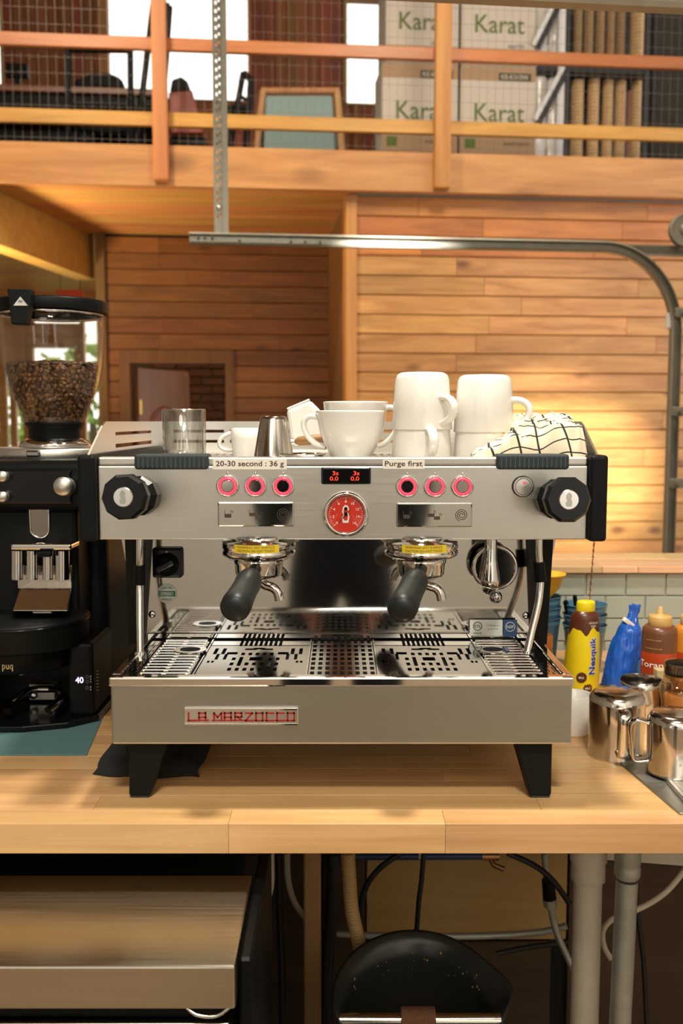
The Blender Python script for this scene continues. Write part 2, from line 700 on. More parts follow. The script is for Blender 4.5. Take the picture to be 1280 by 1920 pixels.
mat('ceiling_paint', (.30, .17, .07), .8)
mat('shell_wall', (.56, .53, .47), .85)
mat('shell_floor', (.22, .15, .085), .6)
mat('navy_cloth', (.006, .009, .016), .9)
mat('skin', (.42, .22, .14), .5)
mat('hair', (.01, .007, .005), .6)
mat('red_drop', (.8, .1, .05), .4)
thin_glass('glass', (.97, .97, .96))
thin_glass('tumbler_glass', (.94, .94, .92), .16, .03, 1.8)
thin_glass('hopper_glass', (.96, .945, .92), .04)
thin_glass('jar_glass', (.95, .92, .86))
wood('pine_wall', (.35, .15, .036), (.57, .285, .088), 'X', .9, .45, .10, .8, YAW, .15, .006)
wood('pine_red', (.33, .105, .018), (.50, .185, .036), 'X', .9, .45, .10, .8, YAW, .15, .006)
wood('pine_dark', (.17, .058, .009), (.29, .108, .019), 'X', .9, .5, .18, .75, YAW, 0, .006)  # deeper brown than the pine_wall planks
wood('pine_post', (.40, .20, .04), (.52, .28, .065), 'Z', .8, .5, .05)
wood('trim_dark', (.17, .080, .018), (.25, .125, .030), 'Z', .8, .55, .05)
wood('beam', (.38, .185, .040), (.58, .325, .09), 'X', .5, .45, .06, .35, YAW, .1)
wood('rail_wood', (.34, .135, .022), (.50, .225, .046), 'X', .6, .45, .06, 0, YAW, .1)
wood('post_wood', (.34, .14, .026), (.50, .235, .055), 'Z', .6, .5, .04)
wood('soffit', (.50, .225, .055), (.68, .335, .095), 'X', .5, .45, .06, 0, YAW)
wood('red_board', (.27, .088, .030), (.38, .135, .048), 'Z', .8, .6, .12)
wood('block', (.54, .295, .11), (.72, .44, .19), 'X', 1.6, .34, .055, 0, 0, .25, .005)
wood('ledge_wood', (.66, .42, .20), (.80, .56, .30), 'X', 1.2, .35, .06, 0, 0, .3)
wood('leg_wood', (.28, .17, .06), (.38, .24, .09), 'Z', 1, .6, .05)
wood('ply', (.30, .165, .06), (.42, .24, .095), 'X', .8, .7, .05, .35)
wood('ply_shaded', (.05, .028, .011), (.08, .046, .018), 'X', .8, .7, .05)  # plywood copy darkened to stand in for shade under the counter
wood('table_wood', (.14, .05, .02), (.22, .09, .03), 'X', .8, .4, .05)
wood('door_wood', (.22, .055, .018), (.32, .085, .03), 'Z', .8, .4, .04)
wood('chair_wood', (.40, .20, .07), (.55, .30, .11), 'Z', .8, .5, .05)
wood('spoon_wood', (.25, .11, .035), (.36, .17, .06), 'X', 2, .5, .05)

# ================================================================ THE BUILDING
TRK = Matrix.Translation((0, 4.3, 0)) @ Matrix.Rotation(math.radians(6.3), 4, 'Z')

def BF(px, py, v, M):
    inv = M.inverted()
    o = inv @ EYE
    d = inv.to_3x3() @ ray(px, py)
    p = o + d * ((v - o.y) / d.y)
    return p.x, p.z

def wallplate(u0, u1, z0, z1, v0, v1, holes):
    m = MB().holeplate(u0, u1, z0, z1, v0, v1, holes)
    m.v = [(x, z, y) for x, y, z in m.v]
    m.f = [tuple(reversed(f)) for f in m.f]
    return m

ZB = B(640, 357, 0)[1]                 # underside of the balcony
ZT = B(640, 281, 0)[1]                 # top of the fascia beam
ZF = ZT - .05                          # loft floor
HC = 5.9                               # hall ceiling

struct('floor', MB().box(-7, 5, -4, 14, -.1, 0), 'shell_floor', 'dark floor of the hall')
struct('ceiling', MB().box(-7, 5, -10.4, 3.42, HC, HC + .1), 'ceiling_paint', 'high wooden ceiling of the hall', BLD)
struct('wall_left', wallplate(-4, 14, 0, HC, 0, .1, []).warp(lambda p: Vector((-6.1 + p.y, p.x, p.z))), 'shell_wall', 'left wall of the hall')
struct('wall_front', wallplate(-6, 4, 0, HC, -3.6, -3.5, [(-3.1, -2.5, 1.0, 2.6), (-1.0, -.7, 1.0, 2.4), (1.3, 1.9, 1.0, 2.6)]), 'shell_wall', 'wall behind the camera')
struct('wall_right', MB().box(1.70, 1.80, -7.6, .12, 0, HC), 'shell_wall', 'right wall with the roll-up door', TRK)

# --- planked wall to the right, under the balcony
vW = .12
uc = B(668, 600, vW)[0]
uR = 4.0
wall_b = struct('wall_back', MB().box(uc, uR, vW + .02, vW + .12, 0, ZB - .005), 'dark_void', 'knotty pine plank wall under the balcony', BLD)
PH = .131
rows = int((ZB - .01) / PH) + 1
rr = random.Random(3)
for i in range(rows):
    z1 = ZB - .006 - i * PH
    z0 = max(z1 - PH + .0055, .002)
    u = uc + .002
    cuts = []
    x = uc + rr.uniform(.15, 1.3)
    while x < uR - .3:
        cuts.append(x)
        x += rr.uniform(.9, 2.2)
    for c in cuts + [uR]:
        m = MB()
        m.prism([(vW + .02, z0), (vW + .004, z0), (vW, z0 + .004), (vW, z1 - .004), (vW + .004, z1), (vW + .02, z1)], u, c - .003, lambda a, b, d: (d, a, b))
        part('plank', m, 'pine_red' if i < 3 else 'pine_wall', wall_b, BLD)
        u = c
up0 = B(648, 600, .10)[0]
struct('trim_1', MB().rbox(up0, uc - .001, .09, .30, 0, ZB - .002, .004, 1), 'pine_post', 'yellow pine corner post', BLD)
struct('wall_side', MB().box(uc - .06, uc - .01, .30, 1.68, 0, ZB - .004), 'trim_dark', 'return wall beside the recess', BLD)

# --- recessed planked wall with the doorway
vR = 1.70
uL = B(200, 600, vR)[0]
uE = uc - .02
zC = ZB + .02
d0, dz1 = B(243, 681, vR)
d1 = B(422, 681, vR)[0]
t0, tz1 = B(223, 656, vR)
t1 = B(438, 656, vR)[0]
wall_r = struct('wall_recess', wallplate(uL - .08, uE, 0, zC, vR + .02, vR + .12, [(d0, d1, -1, dz1)]), 'dark_void', 'dark plank wall in the recess', BLD)
rows = int(zC / PH) + 1
for i in range(rows):
    z1 = zC - .03 - i * PH
    z0 = max(z1 - PH + .006, .002)
    spans = [(uL, uE)] if z0 >= tz1 - .01 else ([(uL, t0), (t1, uE)])
    if z0 < tz1 - .01 < z1 - .02:
        z1k = z1
    for a, bnd in spans:
        u = a
        cuts = []
        x = a + rr.uniform(.4, 1.2)
        while x < bnd - .3:
            cuts.append(x)
            x += rr.uniform(.8, 1.8)
        for c in cuts + [bnd]:
            m = MB().prism([(vR + .02, z0), (vR + .004, z0), (vR, z0 + .004), (vR, z1 - .002), (vR + .002, z1), (vR + .02, z1)], u, c - .002, lambda a, b, d: (d, a, b))
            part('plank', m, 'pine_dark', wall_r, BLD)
            u = c
ul = B(182, 600, vR)[0]
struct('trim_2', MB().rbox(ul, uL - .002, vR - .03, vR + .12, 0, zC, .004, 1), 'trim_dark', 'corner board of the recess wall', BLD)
fr = MB()
fr.box(t0, d0, vR - .02, vR + .13, 0, dz1)
fr.box(d1, t1, vR - .02, vR + .13, 0, dz1)
fr.box(t0, t1, vR - .022, vR + .13, dz1, tz1)
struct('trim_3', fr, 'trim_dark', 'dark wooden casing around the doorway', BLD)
# door leaf standing open inwards
dr = thing('arched_panel_door', 'red brown door with an arched panel standing open in the doorway', 'door', (d0 + .05, vR + .16, .01), frame=BLD)
DF = BLD @ Matrix.Translation((d0 + .05, vR + .14, 0)) @ Matrix.Rotation(math.radians(58), 4, 'Z')
part('leaf', MB().rbox(0, .74, 0, .035, .01, dz1 - .03, .003, 1), 'door_wood', dr, DF)
arch = []
for i in range(13):
    a = PI * i / 12
    arch.append((.36 + .22 * math.cos(a), dz1 - .56 + .20 * math.sin(a)))
pts = [(.58, .25)] + arch + [(.14, .25)]
rim = [Vector((a, -.004, b)) for a, b in pts]
part('panel_moulding', MB().tube(rim, .014, 6, closed=True), 'door_wood', dr, DF)
pp = MB().prism([(a * .86 + .05, b * .97 + .02) for a, b in pts], -.006, .001)
part('panel', pp, 'door_wood', dr, DF)
part('hinge', MB().box(-.012, .02, -.02, .0, dz1 - .42, dz1 - .30), 'brass', dr, DF, label='brass hinge')
# brick wall of the room beyond
vB = 2.65
bw = struct('wall_brick', MB().box(d0 - .3, d1 + .9, vB + .03, vB + .13, 0, zC), 'mortar', 'old brick wall seen through the doorway', BLD)
bk = None
for j in range(int(zC / .078)):
    z0 = .004 + j * .078
    if z0 < 1.05:
        continue
    u = d0 + .1 - (j % 2) * .11
    while u < d1 + .55:
        c = (u + .1025, vB + .025 + rr.uniform(-.006, .006), z0 + .033)
        if bk is None:
            bk = part('brick', MB().rbox(c[0] - .1025, c[0] + .1025, vB, vB + .05, z0, z0 + .066, .004, 1), 'brick', bw, BLD)
        else:
            part_copy(bk, bw, BLD, c)
        u += .219

# --- ceiling boards below the balcony, the diagonal joist
vF = 5.6
sf = struct('ceiling_soffit', MB().box(-7, uR, .06, vF, ZB + .03, ZB + .05), 'dark_void', 'boarded ceiling under the balcony', BLD)
for i in range(int((vF - .06) / .135)):
    v0 = .06 + i * .135
    part('board', MB().box(-6.9, uR if v0 < vR else uL + .3, v0, v0 + .132, ZB + .012, ZB + .03), 'soffit', sf, BLD)
a = P(-40, 352, 6.3); b = P(178, 522, 8.15)
d = (b - a); d.z = 0; d.normalize()
nrm = Vector((-d.y, d.x, 0))
A0 = Vector((a.x, a.y, 0)); B0 = Vector((b.x, b.y, 0))
m = MB()
zj0, zj1 = ZB - .34, ZB + .01
q = lambda p, z: (p.x, p.y, z)
w_ = nrm * .16
m.hexa([q(A0, zj0), q(B0, zj0), q(B0 + w_, zj0), q(A0 + w_, zj0)], [q(A0, zj1), q(B0, zj1), q(B0 + w_, zj1), q(A0 + w_, zj1)])
struct('trim_4', m, 'soffit', 'heavy joist running back under the balcony')

# --- far wall with windows, garden beyond
vQ = 5.6
qs = []
for (x0, x1, y0, y1) in ((-60, 1, 560, 900), (10, 26, 690, 1000), (28, 50, 690, 1000), (62, 148, 652, 1000), (157, 215, 590, 1000), (62, 150, 574, 606)):
    ua, za = B(x0, y0, vQ)
    ub, zb = B(x1, y1, vQ)
    qs.append((ua, ub, max(zb, .25), za))
struct('wall_far', wallplate(-7, uL + .7, 0, ZB + .02, vQ, vQ + .1, qs), 'soffit', 'far wall with windows to the garden', BLD)
for i, h in enumerate(qs[3:5]):
    fm = MB()
    t = .05
    fm.box(h[0] - t, h[0], vQ - .02, vQ + .1, h[2], h[3]).box(h[1], h[1] + t, vQ - .02, vQ + .1, h[2], h[3]).box(h[0] - t, h[1] + t, vQ - .02, vQ + .1, h[3], h[3] + t)
    wn = struct('window_%d' % (i + 1), fm, 'beam', 'pine framed garden window', BLD)
    part('pane', MB().box(h[0], h[1], vQ + .04, vQ + .045, h[2], h[3]), 'glass', wn, BLD)
struct('ground', MB().box(-12, 8, vQ + .2, 30, -.3, -.2), 'grass', 'lawn outside the windows', BLD)
def tree(px, py, v, r, h, lab):
    u, z = B(px, py, v)
    t = thing('garden_tree', lab, 'tree', (u, v, -.2), frame=BLD)
    part('trunk', MB().tube([(u, v, -.2), (u + .05, v, h * .5), (u, v, h * .9)], [.14, .11, .05], 8), 'bark', t, BLD)
    m = MB()
    for k in range(260):
        a, e = rr.uniform(0, 2 * PI), math.asin(rr.uniform(-.8, 1))
        q = r * rr.uniform(.6, 1.05)
        c = Vector((u + q * math.cos(a) * math.cos(e), v + q * math.sin(a) * math.cos(e), h + q * math.sin(e) * .9))
        s = rr.uniform(.12, .3) * r * .5
        ax = Vector((rr.uniform(-1, 1), rr.uniform(-1, 1), rr.uniform(.2, 1))).normalized()
        t1_ = ax.orthogonal().normalized() * s
        t2_ = ax.cross(t1_)
        m.add([c + t1_, c + t2_, c - t1_, c - t2_, c + ax * s * .4], [(0, 1, 4), (1, 2, 4), (2, 3, 4), (3, 0, 4), (3, 2, 1, 0)])
    part('foliage', m, 'leaf', t, BLD)
tree(172, 760, 11, 1.3, 1.6, 'leafy green tree outside the window right of the hopper')
tree(-20, 800, 13, 1.4, 1.2, 'leafy green bush outside the leftmost garden window')

# --- loft: floor, fascia, railing
struct('floor_loft', MB().box(-7, uR, .06, 3.4, ZB + .05, ZF), 'shell_floor', 'loft floor behind the railing', BLD)
struct('trim_5', MB().rbox(-7, uR, 0, .055, ZB, ZT, .004, 1), 'beam', 'broad pine fascia beam of the balcony', BLD)
rl = thing('balcony_railing', 'pine balcony railing with square posts and wire mesh', 'railing', (0, 0, ZT), frame=BLD)
for px in (302, 829):
    c, zb_ = B(px, 338 if px < 600 else 353, -.06)
    hw = .048 if px < 600 else .053
    part('post', MB().rbox(c - hw, c + hw, -.075, -.001, zb_, 4.9, .008, 2), 'post_wood', rl, BLD)
for k in (-1, 1):
    c = B(302, 338, -.06)[0] + (-1.93 if k < 0 else 3.86)
    if abs(c) < 3.9:
        part('post', MB().rbox(c - .048, c + .048, -.075, -.001, ZB + .05, 4.9, .008, 2), 'post_wood', rl, BLD)
for y0, y1 in ((83, 107), (221, 247)):
    za = B(640, y0, .01)[1]
    zb_ = B(640, y1, .01)[1]
    part('rail', MB().rbox(-6.9, uR, .0, .04, zb_, za, .004, 1), 'rail_wood', rl, BLD)
wm = MB()
u = -3.2
while u < 3.2:
    wm.box(u, u + .0016, .046, .0476, ZT, 4.6)
    u += .055
z = ZT + .04
while z < 4.6:
    wm.box(-3.2, 3.2, .0476, .0492, z, z + .0016)
    z += .1
part('wire_mesh', wm, 'wire', rl, BLD, kind='stuff', label='fine welded wire mesh behind the rails')

# --- loft back wall
vL = 3.3
wins = []
for x0, x1, y1 in ((-60, 3, 160), (203, 465, 190), (650, 722, 196)):
    ua = B(x0, 100, vL)[0]
    ub, zb_ = B(x1, y1, vL)
    wins.append((ua, ub, zb_, HC - .4))
wl = struct('wall_loft', wallplate(-7, uR, ZF, HC, vL + .02, vL + .12, wins), 'red_board', 'red brown boarded wall of the loft', BLD)
u = -4.0
while u < 3.0:
    m = None
    a, b_ = u, u + .104
    zlow = ZF
    inside = [w2 for w2 in wins if a < w2[1] and b_ > w2[0]]
    top = HC
    if inside:
        top = inside[0][2] - .02
        if a < inside[0][0] and b_ > inside[0][0]:
            b_ = inside[0][0]
            top = HC
        elif b_ > inside[0][1] and a < inside[0][1]:
            a = inside[0][1]
            top = HC
    if b_ - a > .01:
        part('board', MB().box(a + .002, b_ - .002, vL, vL + .02, zlow, top), 'red_board', wl, BLD)
    u += .108
for i, w2 in enumerate(wins):
    fm = MB()
    t = .09
    fm.box(w2[0] - (t if i == 1 else .03), w2[0], vL - .02, vL + .12, w2[2], w2[3]).box(w2[1], w2[1] + .03, vL - .02, vL + .12, w2[2], w2[3])
    fm.box(w2[0], w2[1], vL - .02, vL + .12, w2[2] - .02, w2[2])
    wn = struct('window_%d' % (i + 3), fm, 'chair_wood', 'bright loft window', BLD)
    part('pane', MB().box(w2[0], w2[1], vL + .06, vL + .065, w2[2], w2[3]), 'glass', wn, BLD)
ud = B(1222, 150, 1.25)[0]
struct('wall_stone', MB().box(ud, uR, 1.25, 1.5, ZF, HC), 'rough_dark', 'rough dark wall at the right of the loft', BLD)

# --- cartons
vK = .85
zk0 = B(930, 289, vK)[1]
hk = B(930, 125, vK)[1] - zk0
def carton(x0, x1, row, lab):
    u0, u1 = B(x0, 200, vK)[0], B(x1, 200, vK)[0]
    z0 = zk0 + row * (hk + .002)
    t = thing('carton', lab, 'box', ((u0 + u1) / 2, vK + .2, z0), 'white cartons stacked in the loft', BLD)
    part('carton_body', MB().rbox(u0, u1, vK, vK + .42, z0, z0 + hk, .006, 1), 'box_white', t, BLD)
    part('print_band', MB().box(u0 + .002, u1 - .002, vK - .003, vK, z0 + .005, z0 + hk * .20), 'box_side', t, BLD, label='tan printed band')
    part('print_band', MB().box(u0 + .002, u1 - .002, vK - .003, vK, z0 + hk * .84, z0 + hk - .005), 'box_side', t, BLD, label='tan printed band')
    W = u1 - u0
    fl = lambda cx, cz: (lambda a, b: (cx + a, vK - .005, cz + b))
    cx = (u0 + u1) / 2
    zk = z0 + hk * (.475)
    part('lettering', text('Karat', W * .66, fl(cx + .01, zk), W * .23, None, 0), 'green_print', t, BLD, label='green lettering')
    part('lettering', text('earth', W * .22, fl(u1 - W * .26, zk - W * .27), W * .06), 'grey_print', t, BLD)
    part('code_plate', MB().box(u1 - W * .50, u1 - W * .07, vK - .0045, vK - .003, z0 + hk * .84, z0 + hk * .93), 'dark_print', t, BLD)
    part('code_lettering', text('KE-K313W', W * .36, lambda a, b: (u1 - W * .285 + a, vK - .006, z0 + hk * .885 + b), hk * .055), 'box_white', t, BLD)
    part('small_print', text('KARAT EARTH', W * .34, lambda a, b: (u1 - W * .25 + a, vK - .005, z0 + hk * .12 + b)), 'dark_print', t, BLD)
    part('mark', MB().box(u0 + W * .06, u0 + W * .2, vK - .0045, vK - .003, z0 + hk * .06, z0 + hk * .17), 'green_print', t, BLD)
pk = thing('pallet', 'low wooden pallet under the white cartons', 'pallet', ((B(716, 200, vK)[0] + B(1004, 200, vK)[0]) / 2, vK + .2, ZF), frame=BLD)
pu0, pu1 = B(716, 200, vK)[0], B(1003, 200, vK)[0]
for k in range(5):
    part('deck_board', MB().box(pu0, pu1, vK + k * .085, vK + .075 + k * .085, zk0 - .022, zk0 - .001), 'chair_wood', pk, BLD)
for k in range(3):
    uu = pu0 + (pu1 - pu0 - .08) * k / 2
    part('block', MB().box(uu, uu + .08, vK, vK + .415, ZF, zk0 - .022), 'chair_wood', pk, BLD)
carton(863, 1004, 0, 'white carton with green lettering, lower right one of the loft stack')
carton(716, 858, 0, 'white carton with green lettering, lower left one behind the railing post')
carton(863, 1001, 1, 'white carton with green lettering, upper right one of the loft stack')
carton(722, 858, 1, 'white carton with green lettering, upper left one behind the railing post')

# --- shelving rack with stacks of cups
vS = .85
ra, rb = B(1056, 200, vS)[0], B(1214, 200, vS)[0]
zs1 = B(1100, 135, vS)[1]
zs0 = ZF + .03
rk = thing('shelving_rack', 'black metal shelving rack of cup stacks beside the cartons', 'rack', ((ra + rb) / 2, vS + .2, ZF), frame=BLD)
for u in (ra, rb - .035):
    for v in (vS, vS + .42):
        part('upright', MB().box(u, u + .045, v, v + .03, ZF, 4.9), 'rack_black', rk, BLD)
for z in (zs0, zs1, zs1 + (zs1 - zs0)):
    part('shelf', MB().box(B(1006, 200, vS)[0], rb, vS + .005, vS + .445, z, z + .035), 'rack_black', rk, BLD)
part('back_panel', MB().box(B(1006, 200, vS)[0], rb, vS + .45, vS + .46, ZF, 4.9), 'rack_black', rk, BLD)
for (x0, y0, x1, y1) in ((1003, 224, 1056, 126), (1000, 84, 1040, 5)):
    u0, z0 = B(x0, y0, vS - .03)
    u1, z1 = B(x1, y1, vS - .03)
    dd = Vector((u1 - u0, 0, z1 - z0)).normalized()
    n_ = Vector((dd.z, 0, -dd.x))
    for off, wd, mt in ((0, .016, 'rack_white'), (.036, .022, 'rack_black')):  # black bar beside each white brace stands in for its shadow
        m = MB()
        a, b_ = Vector((u0, vS - .03, z0)) + n_ * off, Vector((u1, vS - .03, z1)) + n_ * off
        m.hexa([a - n_ * wd, b_ - n_ * wd, b_ - n_ * wd + Vector((0, .02, 0)), a - n_ * wd + Vector((0, .02, 0))],
               [a + n_ * wd, b_ + n_ * wd, b_ + n_ * wd + Vector((0, .02, 0)), a + n_ * wd + Vector((0, .02, 0))])
        part('brace_and_shadow', m, mt, rk, BLD)
part('upright', MB().box(ra - .05, ra, vS - .01, vS + .02, ZF, 4.9), 'rack_white', rk, BLD, label='pale edge of the rack')

def cupstack(px, half, z0, z1, lab, mt, grp):
    c = B(px, 200, vS + .15)[0]
    r = half / 1800 * 7.2
    n = max(6, int((z1 - z0) / .028))
    pr = [(.001, z0)]
    for i in range(n):
        za = z0 + (z1 - z0) * i / n
        h = (z1 - z0) / n
        pr += [(r * .95, za + h * .05), (r * .9, za + h * .72), (r, za + h * .75), (r, za + h * .95)]
    pr += [(.001, z1)]
    single('cup_stack', MB().lathe(pr, (c, vS + .17, 0), 16), mt, lab, 'cups', grp, BLD)
zz = zs0 + .037
lt = 'lower shelf of the loft rack'
for px, hw, ytop, lab in ((1083, 13, 152, 'stack of brown paper cups, leftmost on the ' + lt), (1113, 12, 150, 'stack of brown paper cups, second on the ' + lt),
                          (1140, 11, 140, 'stack of brown paper cups, third on the ' + lt), (1164, 11, 135, 'taller pale paper cup stack, fourth on the ' + lt), (1194, 10, 137, 'narrow pale stack of paper cups, rightmost on the ' + lt)):
    cupstack(px, hw, zz, B(px, ytop, vS + .17)[1], lab, 'kraft', 'paper cup stacks in the loft')
ut = 'upper shelf of the loft rack'
for px, hw, lab in ((1081, 9, 'brown paper cup stack, leftmost on the ' + ut), (1101, 10, 'brown paper cup stack, second on the ' + ut), (1122, 10, 'brown paper cup stack, third on the ' + ut),
                    (1142, 9, 'brown paper cup stack, fourth on the ' + ut), (1161, 9, 'brown paper cup stack, fifth on the ' + ut), (1192, 15, 'wide reddish paper cup stack, rightmost on the ' + ut)):
    cupstack(px, hw, zs1 + .037, zs1 + .62, lab, 'kraft_dark' if px < 1180 else 'kraft', 'paper cup stacks in the loft')
for px, hw, lab in ((1012, 15, 'white plastic wrapped sleeve of cups next to the cartons'), (1038, 14, 'white plastic wrapped sleeve of cups against the rack upright')):
    c = B(px, 200, vS + .1)[0]
    r = hw / 1800 * 7.2
    for z0, z1, row in ((zs0 + .037, zs1 - .01, 'below'), (zs1 + .037, zs1 + .6, 'above')):
        m = MB()
        n = 26
        pr = [(.01, z0)] + [(r * (.9 + .1 * rr.random()), z0 + .003 + (z1 - z0 - .006) * i / n) for i in range(n + 1)] + [(.01, z1)]
        m.lathe(pr, (c, vS + .13, 0), 14)
        single('cup_sleeve', m, 'plastic_wrap', lab + ', ' + row + ' the rack shelf', 'cups', 'wrapped cup sleeves in the loft', BLD)

# --- loft furniture
def barpts(pts, v, M=BLD):
    out = []
    for x, y in pts:
        u, z = B(x, y, v)
        out.append((u, v, z))
    return out
vT = 1.35
ut0, zt = B(-120, 153, vT)
ut1 = B(292, 153, vT)[0]
tb = thing('loft_table', 'long dark table with a black apron at the left of the loft', 'table', ((ut0 + ut1) / 2, vT + .35, ZF), frame=BLD)
part('tabletop', MB().rbox(ut0, ut1, vT, vT + .75, zt - .05, zt, .006, 1), 'table_wood', tb, BLD)
part('apron', MB().box(ut0 + .02, ut1 - .02, vT + .04, vT + .70, B(0, 198, vT)[1], zt - .05), 'black_soft', tb, BLD)
for u in (ut0 + .1, ut1 - .16):
    for v in (vT + .08, vT + .6):
        part('leg', MB().box(u, u + .06, v, v + .06, ZF, zt - .18), 'black_soft', tb, BLD)
part('skirt', MB().box(ut0 + .04, ut1 - .05, vT + .3, vT + .33, ZF, zt - .25), 'black_soft', tb, BLD)

def chair(lab, quad, v, seat_y, depth, slats, mt='black', arms=False):
    # quad: four photo points of the back frame: left foot, left top, right top, right foot
    lf, ltp, rtp, rf = [barpts([p], v)[0] for p in quad]
    L = thing('loft_chair', lab, 'chair', ((lf[0] + rf[0]) / 2, v + .2, ZF), frame=BLD)
    for a, b_ in ((lf, ltp), (rf, rtp)):
        part('back_post', MB().tube([(a[0], v + .02, ZF), a, b_], .022, 8), mt, L, BLD)
    part('top_rail', MB().tube([ltp, rtp], .024, 8), mt, L, BLD)
    zs = B(quad[0][0], seat_y, v)[1]
    zs = max(zs, ZF + .35)
    part('seat', MB().rbox(min(lf[0], rf[0]) - .02, max(lf[0], rf[0]) + .02, v, v + depth, zs, zs + .035, .01), mt, L, BLD)
    for a in (lf, rf):
        part('leg', MB().tube([(a[0], v + depth - .03, ZF), (a[0], v + depth - .03, zs)], .018, 8), mt, L, BLD)
    for k in range(slats):
        t = (k + 1) / (slats + 1)
        a = Vector(lf).lerp(Vector(ltp), t)
        b_ = Vector(rf).lerp(Vector(rtp), t)
        part('slat', MB().tube([a, b_], .014, 6), mt, L, BLD)
    return L
chair('black metal chair with an open square back at the loft table', ((128, 262), (127, 93), (244, 94), (246, 262)), .75, 196, .42, 0)
chair('tall black chair with a steep back beside the railing post', ((256, 268), (287, 8), (318, 12), (300, 268)), .62, 200, .40, 2)
chair('slim black chair with a curved back left of the teal chair', ((432, 268), (456, 136), (470, 150), (462, 268)), .8, 205, .40, 2)
# dark coat over the table chair
def lump(name, cpx, cpy, wpx, hpx, v, dep, mt, lab, cat, seed, rest=None, flatb=True):
    u, z = B(cpx, cpy, v)
    k = 7.3 / 1800
    m = MB()
    n1, n2 = 28, 14
    vs, fs = [], []
    for j in range(n2 + 1):
        e = -PI / 2 + PI * j / n2
        for i in range(n1):
            a = 2 * PI * i / n1
            p = Vector((math.cos(a) * math.cos(e), math.sin(a) * math.cos(e), math.sin(e)))
            q_ = 1 + .28 * noise.noise(p * 1.9 + Vector((seed, seed, 0)))
            zz_ = p.z if p.z > 0 else p.z * (.35 if flatb else 1)
            vs.append((u + p.x * q_ * wpx * k / 2, v + p.y * q_ * dep / 2, z + zz_ * q_ * hpx * k / 2))
    for j in range(n2):
        for i in range(n1):
            fs.append((j * n1 + i, j * n1 + (i + 1) % n1, (j + 1) * n1 + (i + 1) % n1, (j + 1) * n1 + i))
    m.add(vs, fs, True)
    if rest is not None:
        dz = rest - min(p_[2] for p_ in m.v)
        m.v = [(p_[0], p_[1], p_[2] + dz) for p_ in m.v]
    return single(name, m, mt, lab, cat, None, BLD)
lump('folded_jacket', 188, 150, 98, 66, 1.62, .34, 'dark_cloth', 'black jacket heaped on the loft table behind the square backed chair', 'jacket', 4, zt + .001)
lump('shoulder_bag', 205, 235, 120, 110, 1.36, .16, 'dark_cloth', 'large dark bag resting under the square backed chair', 'bag', 9)
u, z = B(32, 134, 1.7)
t = thing('small_monitor', 'small black box on a stand, at the left end of the loft table', 'monitor', (u, 1.7, zt), frame=BLD)
part('screen', MB().rbox(u - .085, u + .085, 1.68, 1.73, z - .05, z + .06, .006, 1), 'black', t, BLD)
part('stand', MB().box(u - .02, u + .02, 1.69, 1.72, zt, z - .05), 'black', t, BLD)
part('foot', MB().box(u - .07, u + .06, 1.65, 1.76, zt, zt + .012), 'black', t, BLD)
u, z = B(90, 148, 1.7)
single('glasses_case', MB().tube([(u - .09, 1.7, zt + .035), (u - .07, 1.7, zt + .037), (u + .07, 1.7, zt + .036), (u + .09, 1.7, zt + .034)], [.02, .034, .033, .018], 12), 'black_soft', 'small black rounded case lying on the loft table', 'case', None, BLD)
# brown lounge chair
v = .95
t = thing('lounge_chair', 'brown lounge chair with a black headrest behind the railing post', 'chair', (B(350, 260, v)[0], v + .3, ZF), frame=BLD)
pl = barpts([(316, 250), (316, 172), (360, 168), (381, 250)], v)
part('backrest', MB().prism([(p[0], p[2]) for p in pl], v, v + .07, None, .012), 'door_wood', t, BLD)
u0, z0 = B(316, 262, v)
part('seat', MB().rbox(pl[0][0], pl[3][0] + .02, v + .06, v + .55, ZF + .30, ZF + .40, .02), 'dark_cloth', t, BLD)
for uu in (pl[0][0] + .03, pl[3][0] - .03):
    for vv in (v + .08, v + .48):
        part('leg', MB().cyl((uu, vv, ZF), (uu, vv, ZF + .3), .018, .022, 10), 'black', t, BLD)
hr = barpts([(318, 172), (322, 148), (340, 143), (352, 152), (358, 170)], v)
part('headrest', MB().prism([(p[0], p[2]) for p in hr], v + .0, v + .09, None, .015), 'dark_cloth', t, BLD)
# teal chair with a wooden frame
v = .8
t = thing('upholstered_chair', 'wooden framed chair with a pale teal upholstered back behind the railing', 'chair', (B(562, 270, v)[0], v + .3, ZF), frame=BLD)
pl = barpts([(494, 290), (498, 177), (624, 177), (630, 290)], v)
part('back_cushion', MB().prism([(p[0], p[2]) for p in pl], v + .01, v + .08, None, .02, 3), 'teal_uph', t, BLD)
for x0, x1 in ((480, 493), (642, 632)):
    a = barpts([(x0, 285)], v)[0]
    b_ = barpts([(x1, 168)], v)[0]
    part('back_post', MB().tube([(a[0], v + .03, ZF), (a[0], v + .03, a[2]), (b_[0], v + .03, b_[2])], .027, 8), 'chair_wood', t, BLD)
a = barpts([(490, 168)], v)[0]
b_ = barpts([(636, 168)], v)[0]
part('top_rail', MB().tube([(a[0], v + .03, a[2]), (b_[0], v + .03, b_[2])], .026, 8), 'chair_wood', t, BLD)
part('seat', MB().rbox(a[0], b_[0], v + .08, v + .5, ZF + .3, ZF + .42, .03, 3), 'teal_uph', t, BLD)
for uu in (a[0] + .02, b_[0] - .02):
    part('leg', MB().cyl((uu, v + .46, ZF), (uu, v + .46, ZF + .32), .02, .025, 10), 'chair_wood', t, BLD)
